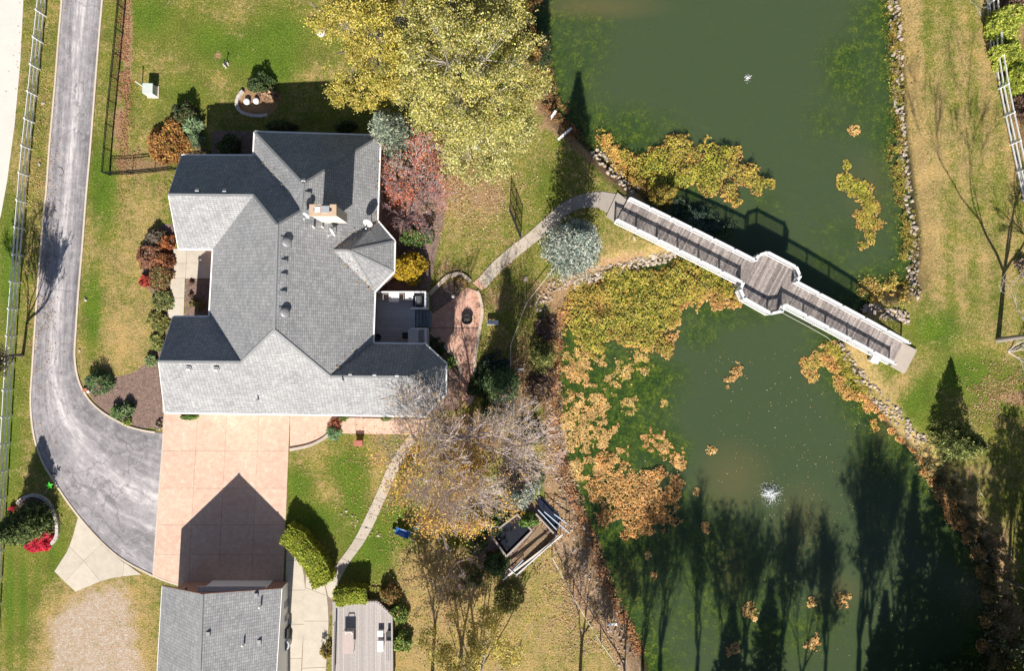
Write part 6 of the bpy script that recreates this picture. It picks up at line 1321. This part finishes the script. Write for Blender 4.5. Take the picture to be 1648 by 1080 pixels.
tag(MB().prism([tuple(W(x, y).xy) for x, y in ((862,806),(872,800),(900,828),(899,850),(884,842))], 0.0, .10).build("shadow_patch", simple("navy_shadow", (.008, .012, .03), 1.0, .3, 3)), "dark navy tarp on the leafy bank above the garden frame", "shadow_patch")  # thin near-black slab stands in for the shadow cast by the garden plot
# timber deck at the bottom
wd = thing("timber_deck", "weathered grey timber deck with cut corner at the bottom of the yard", "deck", W(580, 1010)); DM = simple("silver_board", (.40, .36, .34), .85, .22, 6, .12, .3)
xa, xb = W(535, 0, .5).x, W(633, 0, .5).x; yt, yb2 = W(0, 968, .5).y, W(0, 1120, .5).y; nb = 36
for i in range(nb):
    x = xa + (i + .5) * (xb - xa) / nb; top = yt - max(0, (x - W(608, 0, .5).x)) * .95; piece("board", wd, (x, yb2, .48), (x, top, .48), (xb - xa) / nb - .01, .04, DM)
MB().prism([(xa, yt), (W(608, 0, .5).x, yt), (xb, yt - 1.3), (xb, yb2), (xa, yb2)], .0, .44).build("deck_frame", TIM, wd)
def low_rail(pts, h=.9):
    for a, b_ in zip(pts, pts[1:]):
        a = W(*a); b_ = W(*b_); piece("rail", wd, a + Vector((0, 0, h)), b_ + Vector((0, 0, h)), .14, .05, DM); n = max(1, round((b_ - a).length / .25)); 
        for k in range(n + 1): q = a.lerp(b_, k / n); piece("baluster", wd, q, q + Vector((0, 0, h)), .05, .05, DM)
low_rail([(537,968,.45),(608,968,.45),(632,990,.45),(633,1100,.45)], .45)
low_rail([(541,1000,.45),(539,1090,.45)], .9)
t = table("picnic_table", "pink-grey plank table on the timber deck", 560, 1035, .95, 2.0, .75, .5, simple("pink_plank", (.46, .37, .34), .85, .15, 7))
shT = thing("patio_heater", "tall curved-backed chair at the head of the plank table", "chair", W(562, 1018, .5)); q = W(562, 1018, 1.2); MB().box((q.x, q.y, .95), (.5, .4, .06)).build("seat", simple("white_chair", (.7, .66, .64)), shT)
MB().tube([(q.x - .28, q.y - .1, 1.3), (q.x - .25, q.y + .12, 1.45), (q.x + .25, q.y + .12, 1.45), (q.x + .28, q.y - .1, 1.3)], .05, 6).build("backrest", simple("white_chair", (.7, .66, .64)), shT)
for sx2 in (-.2, .2): MB().box((q.x + sx2, q.y, .72), (.05, .05, .45)).build("leg", simple("white_chair", (.7, .66, .64)), shT)
shT.name = "garden_chair"; ORG["garden_chair"] = shT.location.copy()
for lab, px, py, w_, d_, m_ in [("upper white cushion box on the timber deck", 612, 1021, .45, .5, TABLEW), ("lower white cushion box on the timber deck", 612, 1041, .5, .85, TABLEW), ("small black box on the deck's right bench", 627, 1021, .42, .5, DKMETAL)]:
    q = W(px, py, .9); t = thing("storage_box", lab, "box", (q.x, q.y, .5)); MB().box((q.x, q.y, .68), (w_, d_, .36)).build("box", m_, t); MB().box((q.x, q.y, .88), (w_ + .04, d_ + .04, .04)).build("lid", m_, t)
q = W(626, 1050, .9); t = thing("bench", "pale slatted bench at the right edge of the timber deck", "bench", (q.x, q.y, .5))
for k in range(4): MB().box((q.x - .28 + k * .18, q.y, .92), (.15, 2.0, .04)).build("slat", DM, t)
for s_ in (-.8, .8): MB().box((q.x, q.y + s_, .7), (.6, .08, .4)).build("leg", DM, t)
# machines along the garage side wall
def ac(lab, px, py, r_2, h_, m_):
    q = W(px, py, h_); t = thing("condenser_unit", lab, "air conditioner", (q.x, q.y, 0)); MB().lathe((q.x, q.y, 0), [(r_2, 0), (r_2, h_ * .9), (r_2 * 1.04, h_ * .92), (r_2 * 1.04, h_)], 20).build("casing", m_, t)
    MB().lathe((q.x, q.y, h_ + .004), [(r_2 * .78, 0), (r_2 * .78, .015)], 20).build("fan_guard", DKMETAL, t)
    for k in range(8): a = k * pi / 4; MB().tube([(q.x, q.y, h_ + .03), (q.x + r_2 * .8 * cos(a), q.y + r_2 * .8 * sin(a), h_ + .03)], .015, 4).build("guard_wire", STEEL, t)
    MB().lathe((q.x, q.y, h_ + .02), [(r_2 * .28, 0), (r_2 * .28, .05)], 14).build("hub", STEEL, t)
ac("round grey air conditioner beside the garage, lowest of the row", 457, 1040, .46, .8, simple("ac_grey", (.45, .47, .48), .5))
q = W(456, 996, .8); t = thing("water_barrel", "round pale lidded barrel beside the garage wall", "barrel", (q.x, q.y, 0)); MB().lathe((q.x, q.y, 0), [(.3, 0), (.36, .4), (.32, .8)], 18).build("barrel", simple("beige_barrel", (.42, .38, .33), .6), t); MB().lathe((q.x, q.y, .8), [(.36, 0), (.36, .05), (.05, .08)], 18).build("lid", simple("beige_lid", (.5, .46, .42), .6), t)
q = W(456, 974, .8); t = thing("meter_box", "grey electric meter box on the garage's east side", "meter", (q.x, q.y, 0)); MB().box((q.x, q.y, .5), (.4, .6, 1.0)).build("cabinet", METAL, t); MB().lathe((q.x + .05, q.y, 1.0), [(.12, 0), (.12, .1)], 14).build("meter", STEEL, t)
q = W(459, 1018, .5); t = thing("storage_bin", "dark bin in the shade between barrel and air conditioner", "bin", (q.x, q.y, 0)); MB().box((q.x, q.y, .4), (.7, .8, .8)).build("bin", DKMETAL, t); MB().box((q.x, q.y, .83), (.76, .86, .06)).build("lid", DKMETAL, t)
print("OBJECTS", len(bpy.data.objects))
